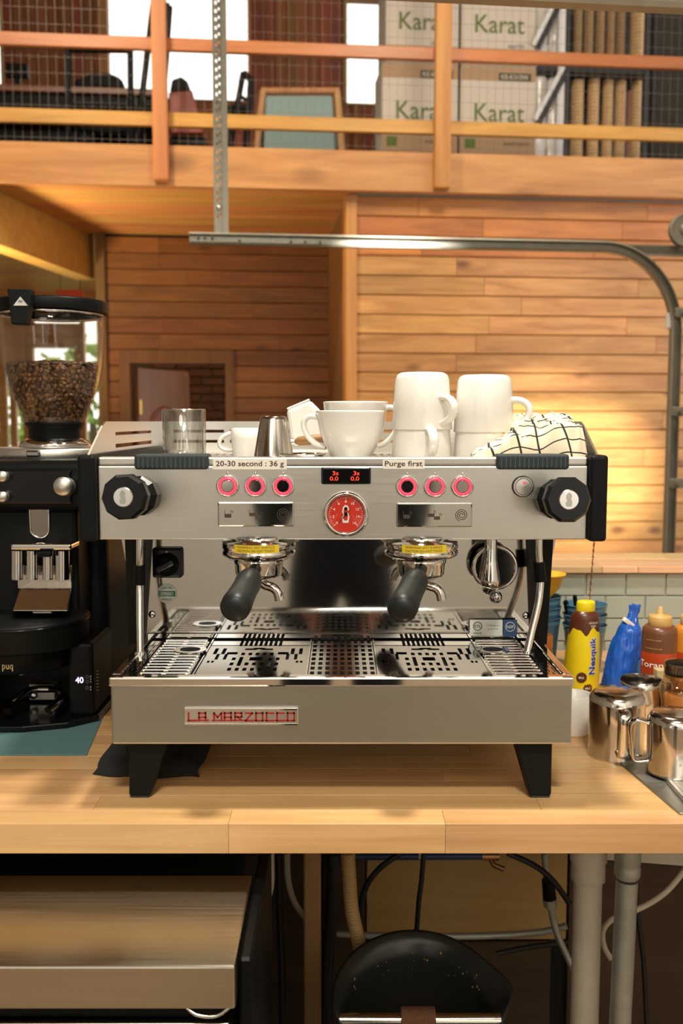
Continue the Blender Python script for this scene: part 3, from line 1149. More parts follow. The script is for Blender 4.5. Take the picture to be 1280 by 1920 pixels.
# hanging red sign far left
u, z = B(131, 548, 3.2)
sg = thing('hanging_sign', 'flat red sign hanging under the balcony above the coffee hopper', 'sign', (u, 3.2, z - .06), frame=BLD)
part('panel', MB().rbox(u - .12, u + .13, 3.19, 3.22, z - .06, z + .02, .004, 1), 'red_sign', sg, BLD)
for k in (-.09, .1):
    part('cord', MB().cyl((u + k, 3.205, z + .02), (u + k, 3.205, ZB + .012), .003, .003, 6), 'cable_black', sg, BLD)

# ================================================================ ROLL-UP DOOR TRACKS
def channel(path, b, w=.05, dep=.028, th=.0035, mb=None):
    """C-shaped steel channel swept along a path lying in a plane with normal b (towards the viewer)"""
    mb = mb or MB()
    sec = [(-w / 2, 0), (-w / 2, dep), (-w / 2 + .008, dep + .006), (-w / 2 + .010, dep), (-w / 2 + th, dep - .006), (-w / 2 + th, th), (w / 2 - th, th), (w / 2 - th, dep - .006), (w / 2 - .010, dep), (w / 2 - .008, dep + .006), (w / 2, dep), (w / 2, 0)]
    k = len(sec)
    b = Vector(b)
    vs, fs = [], []
    n = len(path)
    for i, p in enumerate(path):
        p = Vector(p)
        t = (Vector(path[min(i + 1, n - 1)]) - Vector(path[max(i - 1, 0)])).normalized()
        nn = b.cross(t).normalized()
        for s_, d_ in sec:
            vs.append(p + nn * s_ + b * d_)
    for i in range(n - 1):
        for j in range(k):
            fs.append((i * k + j, i * k + (j + 1) % k, (i + 1) * k + (j + 1) % k, (i + 1) * k + j))
    fs.append(tuple(range(k - 1, -1, -1)))
    fs.append(tuple(range((n - 1) * k, n * k)))
    return mb.add(vs, fs)

gt = thing('door_track', 'galvanized roll-up door track curving down in front of the pine wall', 'track', (BF(1262, 800, 0, TRK)[0], 0, 0), frame=TRK)
ua, za = BF(355, 445, 0, TRK)
uv_ = BF(1263, 640, 0, TRK)[0]
ub, zb_ = BF(1128, 464, 0, TRK)
za = zb_
rad = uv_ - ub
path = [(ua + (ub - ua) * i / 6, 0, za) for i in range(6)]
for i in range(15):
    a = PI / 2 * i / 14
    path.append((ub + rad * math.sin(a), 0, za - rad * 1.06 + rad * 1.06 * math.cos(a)))
zv = za - rad * 1.06
path += [(uv_, 0, zv - (zv - .02) * i / 4) for i in range(1, 5)]
part('channel', channel(path, (0, -1, 0)), 'track', gt, TRK)
for i in range(3):
    zz_ = BF(1262, (588, 772, 905)[i], 0, TRK)[1]
    m = MB().rbox(uv_ - .02, uv_ + .05, -.055, -.03, zz_ - .022, zz_ + .022, .005, 1)
    m.cyl((uv_ + .02, -.05, zz_), (uv_ + .02, -.09, zz_), .02, .02, 12)
    part('roller_bracket', m, 'track', gt, TRK)
zz_ = BF(1258, 602, 0, TRK)[1]
part('sensor_tab', MB().rbox(uv_ - .045, uv_ - .025, -.02, .0, zz_ - .035, zz_ + .035, .003, 1), 'white_print', gt, TRK, label='small white tab')
for px in (372, 384, 398, 449, 545, 572, 600):
    c, z_ = BF(px, 447, 0, TRK)
    part('bolt', MB().lathe([(.006, 0), (.006, .004), (.003, .006), (0, .006)], (c, -.004, za - .004 + (.006 if px < 400 else 0)), 8, (0, -1, 0)), 'track_dark', gt, TRK)
part('angle_iron', MB().box(ub + .06, 1.695, .02, .06, za - .02, za + .015).box(ub + .06, 1.695, .02, .025, za - .03, za + .02), 'track', gt, TRK)
cu_, cz_ = BF(1283, 432, 0, TRK)
pw = MB().lathe([(.03, -.012), (.066, -.012), (.072, -.016), (.074, -.012), (.06, 0), (.074, .012), (.072, .016), (.066, .012), (.03, .012)], (cu_, 0, cz_), 28, (0, -1, 0))
part('pulley', pw, 'track', gt, TRK)
part('pulley_hub', MB().lathe([(.03, -.014), (.03, .014), (.012, .02), (0, .02)], (cu_, 0, cz_), 16, (0, -1, 0)), 'track_dark', gt, TRK)
part('pulley_strap', MB().box(cu_ - .015, cu_ + .015, .014, .02, za, cz_), 'track', gt, TRK)
# perforated hanger
h0 = BF(399, 200, 0, TRK)[0]
h1 = BF(426, 200, 0, TRK)[0]
hg = thing('perforated_hanger', 'perforated steel angle hanging the door track from above', 'hanger', ((h0 + h1) / 2, .02, za), frame=TRK)
holes = []
z = za + .09
while z < 3.4:
    holes.append((h0 + .012, h0 + .020, z, z + .014))
    holes.append((h0 + .026, h0 + .032, z + .010, z + .022))
    z += .034
part('slotted_flange', wallplate(h0, h0 + .038, za + .01, 3.6, .002, .005, holes), 'track', hg, TRK)
part('flange', MB().box(h0 + .038, h1, -.012, .005, za + .01, 3.6), 'track', hg, TRK)
part('bolt', MB().lathe([(.011, 0), (.011, .008), (.005, .012), (0, .012)], (h0 + .02, .002, BF(413, 390, 0, TRK)[1]), 6, (0, -1, 0)), 'alu', hg, TRK)
part('top_plate', MB().box(h0 - .03, h1 + .03, -.03, .03, 3.6, 3.61), 'track', hg, TRK)
# near track at the top of the frame
vN = -2.38
z1n = BF(1100, 14, vN, TRK)[1]
nt_ = thing('door_track', 'near roll-up door track crossing the top right corner', 'track', (.8, vN, z1n - .01), frame=TRK)
pth = [(-.25 + 1.93 * i / 4, vN, z1n + .024) for i in range(5)]
part('channel', channel(pth, (0, -1, 0), .058, .03), 'track', nt_, TRK)
part('angle_iron', MB().box(-.25, 1.68, vN - .004, vN + .03, z1n + .053, z1n + .06).box(-.25, 1.68, vN + .003, vN + .007, z1n + .06, z1n + .10), 'track', nt_, TRK)

# ================================================================ COUNTER
ZC = .90
TK = .037
CY0, CY1 = 1.114, 1.995
ct = thing('butcher_block_counter', 'thick butcher block counter carrying the coffee machine', 'counter', (0, 1.5, 0))
rs = random.Random(11)
def stave(x0, x1, ya, yb):
    m = MB()
    k = .0095                           # the front edge runs slightly askew
    g = .00015
    f = lambda x, y: y + (k * -x if y < 1.2 else 0) * 0
    m.hexa([(x0 + g, f(x0, ya) + g, ZC - TK), (x1 - g, f(x1, ya) + g, ZC - TK), (x1 - g, yb - g, ZC - TK), (x0 + g, yb - g, ZC - TK)],
           [(x0 + g, f(x0, ya) + g, ZC), (x1 - g, f(x1, ya) + g, ZC), (x1 - g, yb - g, ZC), (x0 + g, yb - g, ZC)])
    n0 = 0
    m.bevel_last(0, 0, .0003, 1)
    return m
y = CY0
i = 0
while y < CY1 - .01:
    wd = .048 if i else .042
    yb = min(y + wd, CY1)
    x = -1.5
    cuts = [-1.5]
    xx = -1.5 + rs.uniform(.2, .6)
    if i == 0:
        cuts += [-.63, -.136, .125, .62, 1.2]
    else:
        while xx < 1.6:
            cuts.append(xx)
            xx += rs.uniform(.35, .8)
    cuts.append(1.62)
    for a_, b_ in zip(cuts, cuts[1:]):
        part('stave', stave(a_, b_, y, yb), 'block', ct)
    y = yb
    i += 1
lx0, lx1 = P(569, 1700, 1.55).x, P(601, 1700, 1.55).x
part('leg', MB().rbox(lx0, lx1, 1.55, 1.60, 0, ZC - TK, .003, 1), 'leg_wood', ct, label='square wooden leg')
part('leg', MB().rbox(-1.40, -1.36, 1.55, 1.60, 0, ZC - TK, .003, 1), 'leg_wood', ct)
part('leg', MB().rbox(1.50, 1.54, 1.55, 1.60, 0, ZC - TK, .003, 1), 'leg_wood', ct)
part('apron', MB().box(-1.45, 1.6, 1.60, 1.62, ZC - TK - .02, ZC - TK), 'leg_wood', ct)

# ---- half wall with tiles and the pine ledge
YW = 2.0
ZL = 1.066
kw = struct('wall_counter', MB().box(-1.6, 1.64, YW + .004, YW + .17, 0, ZL - .001), 'grout', 'low tiled wall behind the counter')
tw, thh, gp = .084, .0487, .003
tl = None
row = 0
z1 = ZL - .003
while z1 > ZC + .004:
    z0 = z1 - thh + gp
    x = -1.5 + (row % 2) * tw / 2
    while x < 1.5:
        if tl is None:
            tl = part('tile', MB().rbox(x, x + tw - gp, YW - .002, YW + .006, z0, z1, .0012, 1), 'tile', kw)
        else:
            part_copy(tl, kw, I4, (x + (tw - gp) / 2, YW + .002, (z0 + z1) / 2))
        x += tw
    z1 -= thh
    row += 1
lg = thing('bar_ledge', 'pale pine ledge on top of the tiled half wall', 'ledge', (0, YW + .09, ZL))
lxs = [-1.6, -.9, -.35, .02, .545, .62, 1.15, 1.64]
for a_, b_ in zip(lxs, lxs[1:]):
    part('board', MB().rbox(a_ + .0004, b_ - .0004, YW - .015, YW + .09, ZL, ZL + .0145, .0015, 1), 'ledge_wood', lg)
    part('board', MB().rbox(a_ + .1004, b_ + .0996 if b_ < 1.6 else 1.64, YW + .0905, YW + .19, ZL, ZL + .0145, .0015, 1), 'ledge_wood', lg)

# ================================================================ ESPRESSO MACHINE
YP = 1.30                              # front plane of the upper panel
ZP0, ZP1 = P(640, 1012, YP).z, P(640, 857, YP).z
em = thing('espresso_machine', 'two group stainless steel espresso machine with black knobs on the counter', 'coffee machine', (0, 1.45, ZC))
def X(px, Y=YP, py=935):
    return P(px, py, Y).x
def Z(py, Y=YP):
    return P(640, py, Y).z
xl, xr = X(184), X(1101)
# upper body
YB_ = 1.82
part('upper_body', MB().rbox(xl + .001, xr - .001, YP + .012, YB_, ZP0 + .004, ZP1 - .028, .003, 1), 'steel_box', em)
part('front_panel', MB().rbox(xl, xr, YP, YP + .012, ZP0, ZP1 - .012, .002, 2), 'steel', em, label='brushed steel front panel')
lip = MB().rbox(xl, xr, YP + .002, YP + .026, ZP1 - .0115, ZP1, .0025, 2)
part('top_lip', lip, 'steel', em)
for a_, b_ in ((X(150), xl - .0005), (xr + .0005, X(1135))):
    part('side_cap', MB().rbox(a_, b_, YP - .012, YP + .50, Z(1014), Z(853), .005, 3), 'black_soft', em, label='matt black end cap')
# cup tray
ZY = ZP1 - .010
hs = []
for ix in range(46):
    for iy in range(4):
        xx = xl + .03 + ix * (xr - xl - .06) / 46
        hs.append((xx, xx + .006, YP + .06 + iy * .1, YP + .06 + iy * .1 + .05))
part('cup_tray', MB().holeplate(xl + .004, xr - .004, YP + .0265, YB_ - .005, ZY - .002, ZY, hs), 'steel', em)
# raised side rails with slots
RT = .058
def siderail(x, sg):
    m = MB()
    y0, y1 = YP + .005, YB_ - .01
    # sloping front, slots cut as separate strips
    sl = [(YP + .16, y1 - .06, ZY + .018, ZY + .024), (YP + .16, y1 - .06, ZY + .037, ZY + .042)]
    m.holeplate(YP + .14, y1, ZY, ZY + RT, 0, .003, sl)
    m.prism([(y0, ZY), (YP + .14, ZY), (YP + .14, ZY + RT), (YP + .105, ZY + RT), (YP + .085, ZY + RT - .006), (y0, ZY + .012)], 0, .003, lambda a, b, d: (a, b, d))
    m.v = [(x + sg * d, a, b) for a, b, d in m.v]
    return m
for x, sg in ((X(163), 1), (X(1122), -1)):
    part('cup_rail', siderail(x, sg), 'alu', em, label='slotted steel cup rail')
bx0, bx1 = X(163), X(1122)
sl = []
for k in range(6):
    a_ = bx0 + .03 + k * (bx1 - bx0 - .06) / 6
    for z_ in (.018, .037):
        sl.append((a_, a_ + .095, ZY + z_, ZY + z_ + .0055))
m = MB().holeplate(bx0, bx1, ZY, ZY + RT, 0, .003, sl)
m.v = [(a, YB_ - .012 + d, b) for a, b, d in m.v]
part('back_rail', m, 'alu', em, label='slotted steel back rail')
# black rubber pads over the front edge
for a_, b_ in ((254, 392), (929, 1064)):
    t = MB().rbox(X(a_), X(b_), YP - .006, YP + .03, Z(880), ZP1 + .004, .004, 3)
    o = part('rubber_pad', t, 'rubber', em, label='ribbed dark rubber pad')
    g = MB()
    n = 15
    for k in range(n):
        xx = X(a_) + .006 + (X(b_) - X(a_) - .012) * k / (n - 1)
        g.box(xx - .0007, xx + .0007, YP - .0072, YP - .0055, Z(877), ZP1 - .001)
    part('ribs', g, 'rubber_line', o)
# paper labels
for x0, x1, y0, y1, s_, tw_ in ((400, 538, 861, 880, '20-30 second : 36 g', .92), (717, 795, 862, 879, 'Purge first', .90)):
    o = part('paper_label', MB().box(X(x0), X(x1), YP - .0012, YP - .0004, Z(y1), Z(y0)), 'paper', em, label='white paper label')
    part('lettering', text(s_, (X(x1) - X(x0)) * tw_, flat((X(x0) + X(x1)) / 2, YP - .0016, Z((y0 + y1) / 2)), Z(863) - Z(876)), 'ink', o)
# buttons
def button(px, py, k):
    c = (X(px), YP, Z(py))
    b = thing_part = None
    r = .0152
    m = MB().lathe([(r, .0), (r, .003), (r - .001, .0042), (r - .0028, .0042), (r - .003, .0015)], c, 40, (0, -1, 0))
    base = part('button_bezel', m, 'chrome', em)
    part('lit_ring', MB().lathe([(r - .003, .001), (r - .0032, .0046), (r - .0048, .0056), (r - .0064, .0050), (r - .0066, .001)], c, 40, (0, -1, 0)), 'ring_red', base, label='glowing pink red ring')
    part('button_cap', MB().lathe([(r - .0066, .001), (r - .0068, .0046), (r - .0075, .0050), (0, .0050)], c, 32, (0, -1, 0), smooth=False), 'mirror_cap', base)
    part('indicator', MB().lathe([(.0014, 0), (.0014, .002), (0, .0024)], (c[0], YP, c[2] + .0172), 10, (0, -1, 0)), 'alu', base)
for px in (427, 479, 531):
    button(px, 911, 0)
for px in (763, 815, 866):
    button(px, 912, 1)
c = (X(979), YP, Z(912))
o = part('power_switch', MB().lathe([(.0136, 0), (.0136, .003), (.0125, .005), (.0112, .005), (.0108, .0035), (.0105, .0062), (0, .0066)], c, 36, (0, -1, 0), smooth=False), 'alu', em, label='round metal switch')
part('bezel_ring', MB().lathe([(.0146, 0), (.0146, .002), (.0137, .0026)], c, 36, (0, -1, 0)), 'black_gloss', o)
part('status_light', MB().lathe([(.0021, .0066), (.0016, .0076), (0, .008)], (c[0] + .001, YP, c[2] + .0055), 12, (0, -1, 0)), 'ring_red', o)
# display
o = part('display', MB().rbox(X(602), X(695), YP - .003, YP + .002, Z(908), Z(876), .0025, 3), 'black_gloss', em, label='black digital display')
for px in (626, 665):
    part('digits', text('3s', .0080, flat(X(px) + .002, YP - .0036, Z(887)), .0056), 'led_red', o)
    part('digits', text('0.0', .0115, flat(X(px), YP - .0036, Z(897)), .0056), 'led_red', o)
# pressure gauge
gx, gz = X(648), Z(963)
o = part('pressure_gauge', MB().lathe([(.031, 0), (.031, .006), (.0298, .010), (.0272, .0115), (.0252, .010), (.0246, .006)], (gx, YP, gz), 56, (0, -1, 0)), 'chrome', em, label='chrome ringed pressure gauge')
part('dial', MB().lathe([(.0247, .0055), (0, .0055)], (gx, YP, gz), 48, (0, -1, 0)), 'gauge_red', o, label='red gauge dial')
tk = MB()
for k in range(41):
    a = math.radians(-45 + 270 * k / 40)
    r0, r1 = (.0195, .0232) if k % 5 == 0 else (.0212, .0232)
    d_ = Vector((-math.cos(a), 0, math.sin(a)))
    n_ = Vector((d_.z, 0, -d_.x)) * (.00035 if k % 5 == 0 else .0002)
    c = Vector((gx, YP - .0060, gz))
    tk.add([c + d_ * r0 - n_, c + d_ * r0 + n_, c + d_ * r1 + n_, c + d_ * r1 - n_], [(0, 1, 2, 3)])
for k, s_ in enumerate(('0', '2', '4', '6', '8', '10', '12', '14', '16')):
    a = math.radians(-45 + 270 * k / 8)
    text(s_, .0026 if len(s_) == 1 else .004, flat(gx - .0170 * math.cos(a), YP - .0060, gz + .0170 * math.sin(a)), .0034, tk)
part('scale_marks', tk, 'white_print', o)
lion = [(-.004, -.012), (-.0055, -.006), (-.003, -.001), (-.005, .003), (-.004, .009), (-.001, .0125), (.003, .011), (.0045, .006), (.003, .002), (.005, -.004), (.0035, -.012)]
part('emblem', MB().prism([(gx + a, gz + b) for a, b in lion], YP - .0066, YP - .0058), 'white_print', o)
part('emblem_inner', MB().prism([(gx + a * .62, gz + b * .72) for a, b in lion], YP - .0069, YP - .0064), 'gauge_red', o)  # smaller red shape laid over the white emblem
nd = MB()
for a, L_ in ((math.radians(232), .016), (math.radians(52), .008)):
    d_ = Vector((math.cos(a), 0, math.sin(a)))
    n_ = Vector((d_.z, 0, -d_.x)) * .0006
    c = Vector((gx, YP - .0074, gz))
    nd.add([c - n_, c + n_, c + d_ * L_ + n_ * .3, c + d_ * L_ - n_ * .3], [(0, 1, 2, 3)])
nd.lathe([(.0024, .0058), (.0024, .008), (0, .0084)], (gx, YP, gz), 16, (0, -1, 0))
nd.lathe([(.0022, .0058), (.0022, .0078), (0, .008)], (gx, YP, gz + .0075), 16, (0, -1, 0))
part('needle', nd, 'black', o)
part('gauge_glass', MB().lathe([(.0246, .0094), (.012, .0102), (0, .0104)], (gx, YP, gz), 40, (0, -1, 0)), 'glass', o)
# icon plates
def cupicon(m, cx, cz, s=1.0):
    y = YP - .0034
    m.box(cx - .0048 * s, cx + .0035 * s, y, y + .0006, cz - .0045 * s, cz + .0005 * s)
    m.box(cx - .0052 * s, cx - .0046 * s, y, y + .0006, cz - .0045 * s, cz + .0058 * s)
    m.box(cx + .0033 * s, cx + .0039 * s, y, y + .0006, cz - .0045 * s, cz + .0058 * s)
    m.box(cx + .0039 * s, cx + .0066 * s, y, y + .0006, cz + .0040 * s, cz + .0046 * s)
    m.box(cx + .0060 * s, cx + .0066 * s, y, y + .0006, cz + .0012 * s, cz + .0046 * s)
for x0, x1, y0, y1 in ((408, 551, 941, 987), (743, 885, 943, 988)):
    o = part('icon_plate', MB().rbox(X(x0), X(x1), YP - .0028, YP + .001, Z(y1), Z(y0), .0025, 2), 'polished', em, label='polished plate with cup icons')
    W = X(x1) - X(x0)
    zc = Z((y0 + y1) / 2)
    m = MB()
    cupicon(m, X(x0) + W * .14, zc)
    cupicon(m, X(x0) + W * .46, zc + .0015, .9)
    cupicon(m, X(x0) + W * .54, zc - .0022, .9)
    sp = []
    for k in range(64):
        a = k / 63 * 2 * PI * 2.7
        sp.append((X(x0) + W * .86 + math.cos(a) * (.0016 + .0010 * a / 2.4), YP - .0031, zc + math.sin(a) * (.0016 + .0010 * a / 2.4)))
    m.tube(sp, .0005, 4)
    part('icons', m, 'ink', o)
# knobs
def knob(px, py, pf, pyf):
    c = Vector((X(px), YP, Z(py)))
    yf = 1.208
    e = P(pf, pyf, yf)
    ax = (e - c)
    L_ = ax.length
    o = part('steam_knob', MB().lathe([(.026, 0), (.027, .02), (.0275, .03), (.022, .036), (.0268, L_ - .026), (.0300, L_ - .020), (.0300, L_ - .006), (.0265, L_), (0, L_)], c, 10, ax, smooth=False), 'knob_black', em, label='faceted black steam knob')
    part('knob_disc', MB().lathe([(.0128, L_ - .001), (.0128, L_ + .001), (.0118, L_ + .0022), (0, L_ + .0024)], c, 32, ax, smooth=False), 'alu', o, label='silver disc')
    q_ = Vector((0, -1, 0)).rotation_difference(ax.normalized())
    em_ = [(a * .78, b * .72) for a, b in lion]
    part('disc_emblem', MB().prism(em_, L_ + .0022, L_ + .0030, lambda a, b, d: c + q_ @ Vector((a, -d, b))), 'steel_box', o)
knob(268, 929, 231, 932)
knob(1035, 935, 1066, 937)

# lower body: side frames, mirror back, drip tray box
YT0, YT1 = 1.18, 1.405
ZT0, ZT1 = P(640, 1396, YT0).z, P(640, 1276, YT0).z
hx = (X(1071, YT0, 1330) - X(207, YT0, 1330)) / 2
part('drip_box', MB().rbox(-hx, hx, YT0, YB_ - .02, ZT0, ZT1 - .004, .0025, 2), 'steel_box', em, label='brushed steel drip box')
hx2 = (X(1075, YT0, 1275) - X(203, YT0, 1275)) / 2
lipm = MB()
lz0, lz1 = ZT1 - .0035, ZT1 + .005
lipm.rbox(-hx2, hx2, YT0 - .003, YT0 + .013, lz0 - .004, lz1, .0025, 2)
lipm.rbox(-hx2, -hx2 + .012, YT0 + .0131, YT1 + .06, lz0, lz1, .002, 2)
lipm.rbox(hx2 - .012, hx2, YT0 + .0131, YT1 + .06, lz0, lz1, .002, 2)
part('tray_rim', lipm, 'chrome', em, label='polished tray rim')
part('tray_floor', MB().box(-hx2 + .012, hx2 - .012, YT0 + .013, YT1 + .02, ZT1 - .0038, ZT1 - .0030), 'dark_void', em)  # floor coloured black to paint the shade inside the grate holes
ztop = ZT1 + .002
# back panel
zb1 = ZP0 + .002
part('back_panel', MB().prism([(X(263, YT1, 1205), ZT1 - .002), (X(1003, YT1, 1205), ZT1 - .002), (X(1045, YT1, 1015), zb1), (X(225, YT1, 1015), zb1)], YT1, YT1 + .004), 'polished', em, label='mirror polished back panel')
part('back_ledge', MB().rbox(X(272, YT1), X(1000, YT1), YT1 - .006, YT1 - .0002, ZT1 + .003, ZT1 + .012, .0015, 1), 'chrome', em)
part('inner_body', MB().box(-.24, .24, YT1 + .005, YB_ - .03, ZT1 - .003, ZP0 + .003), 'dark_void', em)
for sg in (-1, 1):
    xa, xb = (X(236), X(263, YT1, 1205)) if sg < 0 else (X(1035), X(1003, YT1, 1205))
    # black side frame leaning inwards
    t = .009
    def q4(x, z, y0, y1):
        return [(x - t, y0, z), (x + t, y0, z), (x + t, y1, z), (x - t, y1, z)]
    part('side_frame', MB().hexa(q4(xb + sg * .004, ZT1 - .002, YT1 - .02, YT1 + .12), q4(xa + sg * .004, ZP0 + .002, YT1 - .06, YT1 + .12)), 'black_soft', em, label='black side frame')
# legs
for sg in (-1, 1):
    for yy in (YT0 + .012, YB_ - .11):
        if sg < 0:
            x0, x1, xb0, xb1 = X(241, 1.19, 1400), X(296, 1.19, 1400), X(241, 1.19, 1505), X(281, 1.19, 1505)
        else:
            x0, x1, xb0, xb1 = X(967, 1.19, 1400), X(1036, 1.19, 1400), X(993, 1.19, 1505), X(1034, 1.19, 1505)
        if sg < 0:
            lo = [(xb0, yy, ZC + .003), (xb1, yy, ZC + .003), (xb1, yy + .028, ZC + .003), (xb0, yy + .028, ZC + .003)]
            hi = [(x0, yy, ZT0), (x1 + .012, yy, ZT0), (x1 + .012, yy + .055, ZT0), (x0, yy + .055, ZT0)]
        else:
            lo = [(xb0, yy, ZC + .003), (xb1, yy, ZC + .003), (xb1, yy + .028, ZC + .003), (xb0, yy + .028, ZC + .003)]
            hi = [(x0, yy, ZT0), (x1, yy, ZT0), (x1, yy + .055, ZT0), (x0, yy + .055, ZT0)]
        m = MB().hexa(lo, hi)
        m.bevel_last(0, 0, .003, 2)
        o = part('leg', m, 'black_soft', em, label='tapered black foot')
        part('foot_pad', MB().rbox(min(xb0, xb1) + .002, max(xb0, xb1) - .002, yy + .002, yy + .026, ZC, ZC + .004, .001, 1), 'rubber', o)
# drip tray grates
def plate(x0, x1, y0, y1, holes, mt='polished', name='grate', z=None):
    z = z or ztop
    return part(name, MB().holeplate(x0, x1, y0, y1, z - .0015, z, holes), mt, em)
gy0, gy1 = YT0 + .016, YT1 - .012
GD = gy1 - gy0
cols = {}
def scale_holes(x0, x1):
    W = x1 - x0
    hs = []
    def h(u, v, wu, wv):
        wu, wv = wu * 1.18, wv * 1.35
        hs.append((x0 + W * (u - wu / 2), x0 + W * (u + wu / 2), gy0 + GD * (v - wv / 2), gy0 + GD * (v + wv / 2)))
    for k in range(9):                  # row of slots at the back
        h(.30 + k * .05, .90, .026, .12)
    for k in (.08, .16, .84, .92):
        h(k, .66, .030, .13)
        h(k + (.04 if k < .5 else -.04), .50, .026, .12)
    h(.25, .60, .09, .05); h(.75, .60, .09, .05)
    h(.42, .72, .10, .035); h(.50, .74, .10, .035); h(.58, .72, .10, .035)
    for v in (.58, .44, .30, .16):
        for k in range(7):
            u = .29 + k * .07
            if v == .44 and k in (2, 3, 4):
                continue
            if v == .58 and k in (0, 6):
                continue
            if k in (1, 5) and v in (.30,):
                continue
            h(u, v, .030, .055)
    h(.50, .44, .10, .07)
    for u in (.36, .64):
        h(u, .37, .03, .18)
    for k in (.06, .10, .90, .94):
        h(k, .36, .02, .04)
    return hs
for x0, x1 in ((X(381, 1.28, 1240), X(577, 1.28, 1240)), (X(706, 1.28, 1240), X(902, 1.28, 1240))):
    o = plate(x0, x1, gy0, gy1, scale_holes(x0, x1), 'polished', 'drip_plate')
    o['label'] = 'polished perforated drip plate'
    fr_ = MB()
    fr_.box(x0 - .002, x0 - .0003, gy0, gy1, ztop - .006, ztop + .0015).box(x1 + .0003, x1 + .002, gy0, gy1, ztop - .006, ztop + .0015).box(x0 - .002, x1 + .002, gy0 - .002, gy0 - .0003, ztop - .006, ztop + .0015)
    part('plate_frame', fr_, 'chrome', em)
x0, x1 = X(581, 1.28, 1240), X(702, 1.28, 1240)
hs = []
nx, ny = 9, 8
for i in range(nx):
    for j in range(ny):
        a_ = x0 + (x1 - x0) * (i + .22) / nx
        b_ = gy0 + GD * (j + .2) / ny
        hs.append((a_, a_ + (x1 - x0) / nx * .56, b_, b_ + GD / ny * .62))
plate(x0, x1, gy0, gy1, hs, 'polished', 'center_grate')
for sg in (-1, 1):
    f_ = lambda a, b: (min(sg * a, sg * b), max(sg * a, sg * b))
    # ribbed rack: rods in a frame, with an oval finger hole
    xa, xb = f_(X(905, 1.28, 1240), X(1000, 1.28, 1240))
    m = MB()
    for k in range(13):
        yy = gy0 + .008 + (GD - .016) * k / 12
        m.cyl((xa + .004, yy, ztop + .001), (xb - .004, yy, ztop + .001), .0024, .0024, 8)
    for xx in (xa, (xa + xb) / 2 - .004, xb - .008):
        m.box(xx, xx + .006, gy0, gy1, ztop - .003, ztop - .0005)
    part('rod_rack', m, 'chrome', em, label='rack of steel rods')
    ya = gy0 + GD * .62
    xm = xa + (xb - xa) * (.28 if sg > 0 else .72)
    fp = [(xm + .024 * math.cos(2 * PI * k / 28) * (1 if abs(math.cos(2 * PI * k / 28)) < .8 else .95), ya + .021 * math.sin(2 * PI * k / 28)) for k in range(28)]
    part('finger_hole_plate', MB().prism([(a, b) for a, b in fp], ztop + .0034, ztop + .0048, lambda a, b, d: (a, b, d)), 'chrome', em)
    part('finger_hole', MB().prism([(xm + (a - xm) * .62, ya + (b - ya) * .55) for a, b in fp], ztop + .0046, ztop + .0052, lambda a, b, d: (a, b, d)), 'dark_void', em)
    xa, xb = f_(X(1003, 1.28, 1240), hx2 - .014)
    hs = []
    for i in range(4):
        for j in range(5):
            a_ = xa + (xb - xa) * (i + .25) / 4
            b_ = gy0 + GD * (j + .15 + (.35 if i % 2 else 0)) / 5.5
            hs.append((a_, a_ + (xb - xa) / 4 * .42, b_, b_ + GD / 5 * (.66 if (i + j) % 2 else .3)))
    plate(xa, xb, gy0, gy1, hs, 'polished', 'slotted_plate')
# groups
def group(px):
    c = X(px, 1.325, 1030)
    yc = 1.325
    zt_ = ZP0 + .003
    m = MB().lathe([(.038, .0), (.038, -.006), (.0500, -.007), (.0512, -.010), (.0512, -.016), (.0490, -.0185), (.0512, -.0205), (.0505, -.026), (.046, -.029), (.036, -.030), (0, -.030)], (c, yc, zt_), 48)
    g = part('group_head', m, 'chrome', em, label='chrome group head')
    y0 = lambda b: 0
    st = MB()
    n = 14
    vs, fs = [], []
    for i in range(n + 1):
        a = -PI / 2 - .62 + 1.24 * i / n + .02
        for z_ in (zt_ - .0075, zt_ - .0185):
            vs.append((c + .0518 * math.cos(a), yc + .0518 * math.sin(a), z_))
    for i in range(n):
        fs.append((2 * i, 2 * i + 2, 2 * i + 3, 2 * i + 1))
    st.add(vs, fs, True)
    s = part('warning_sticker', st, 'sticker_yellow', g, label='yellow warning sticker')
    for k, (z_, t_) in enumerate(((-.0105, 'WARNING: HOT SURFACE'), (-.0152, 'CAUTION: DO NOT TOUCH'))):
        part('sticker_lettering', text(t_, .052, on_cyl((c, yc), .0521, zt_ + z_, -PI / 2), .0030), 'sticker_yellow_ink', g)
    part('bolt', MB().cyl((c, yc - .03, zt_ - .001), (c, yc - .03, zt_ + .0), .004, .004, 8), 'chrome', g)
    return c, yc, zt_ - .030
groups = [group(485), group(789)]
# steam wands
def wand(pts, gi, mat_='chrome'):
    p = smoothpath(pts, 8)
    o = part('steam_wand', MB().tube(p, .0052, 12), mat_, em, label='chrome steam wand')
    return o
Yw = 1.335
w1 = [P(262, 1005, Yw), P(262, 1040, Yw), P(262, 1100, Yw), P(262, 1170, 1.32), P(263, 1238, 1.30)]
o = wand(w1, 0)
part('wand_grip', MB().cyl(P(262, 1060, Yw), P(262, 1096, Yw), .0078, .0088, 16), 'black', o, label='black rubber grip')
part('wand_tip', MB().cyl(P(263, 1222, 1.302), P(263, 1243, 1.30), .0078, .0085, 16), 'chrome', o)
w2 = [P(1010, 1005, Yw), P(1010, 1040, Yw), P(1013, 1085, Yw), P(1009, 1130, 1.33), P(995, 1190, 1.32), P(985, 1238, 1.31)]
o = wand(w2, 1)
part('wand_grip', MB().cyl(P(1010, 1054, Yw), P(1013, 1090, Yw), .0078, .0088, 16), 'black', o, label='black rubber grip')
part('wand_tip', MB().cyl(P(989, 1221, 1.312), P(984, 1243, 1.31), .0078, .0085, 16), 'chrome', o)
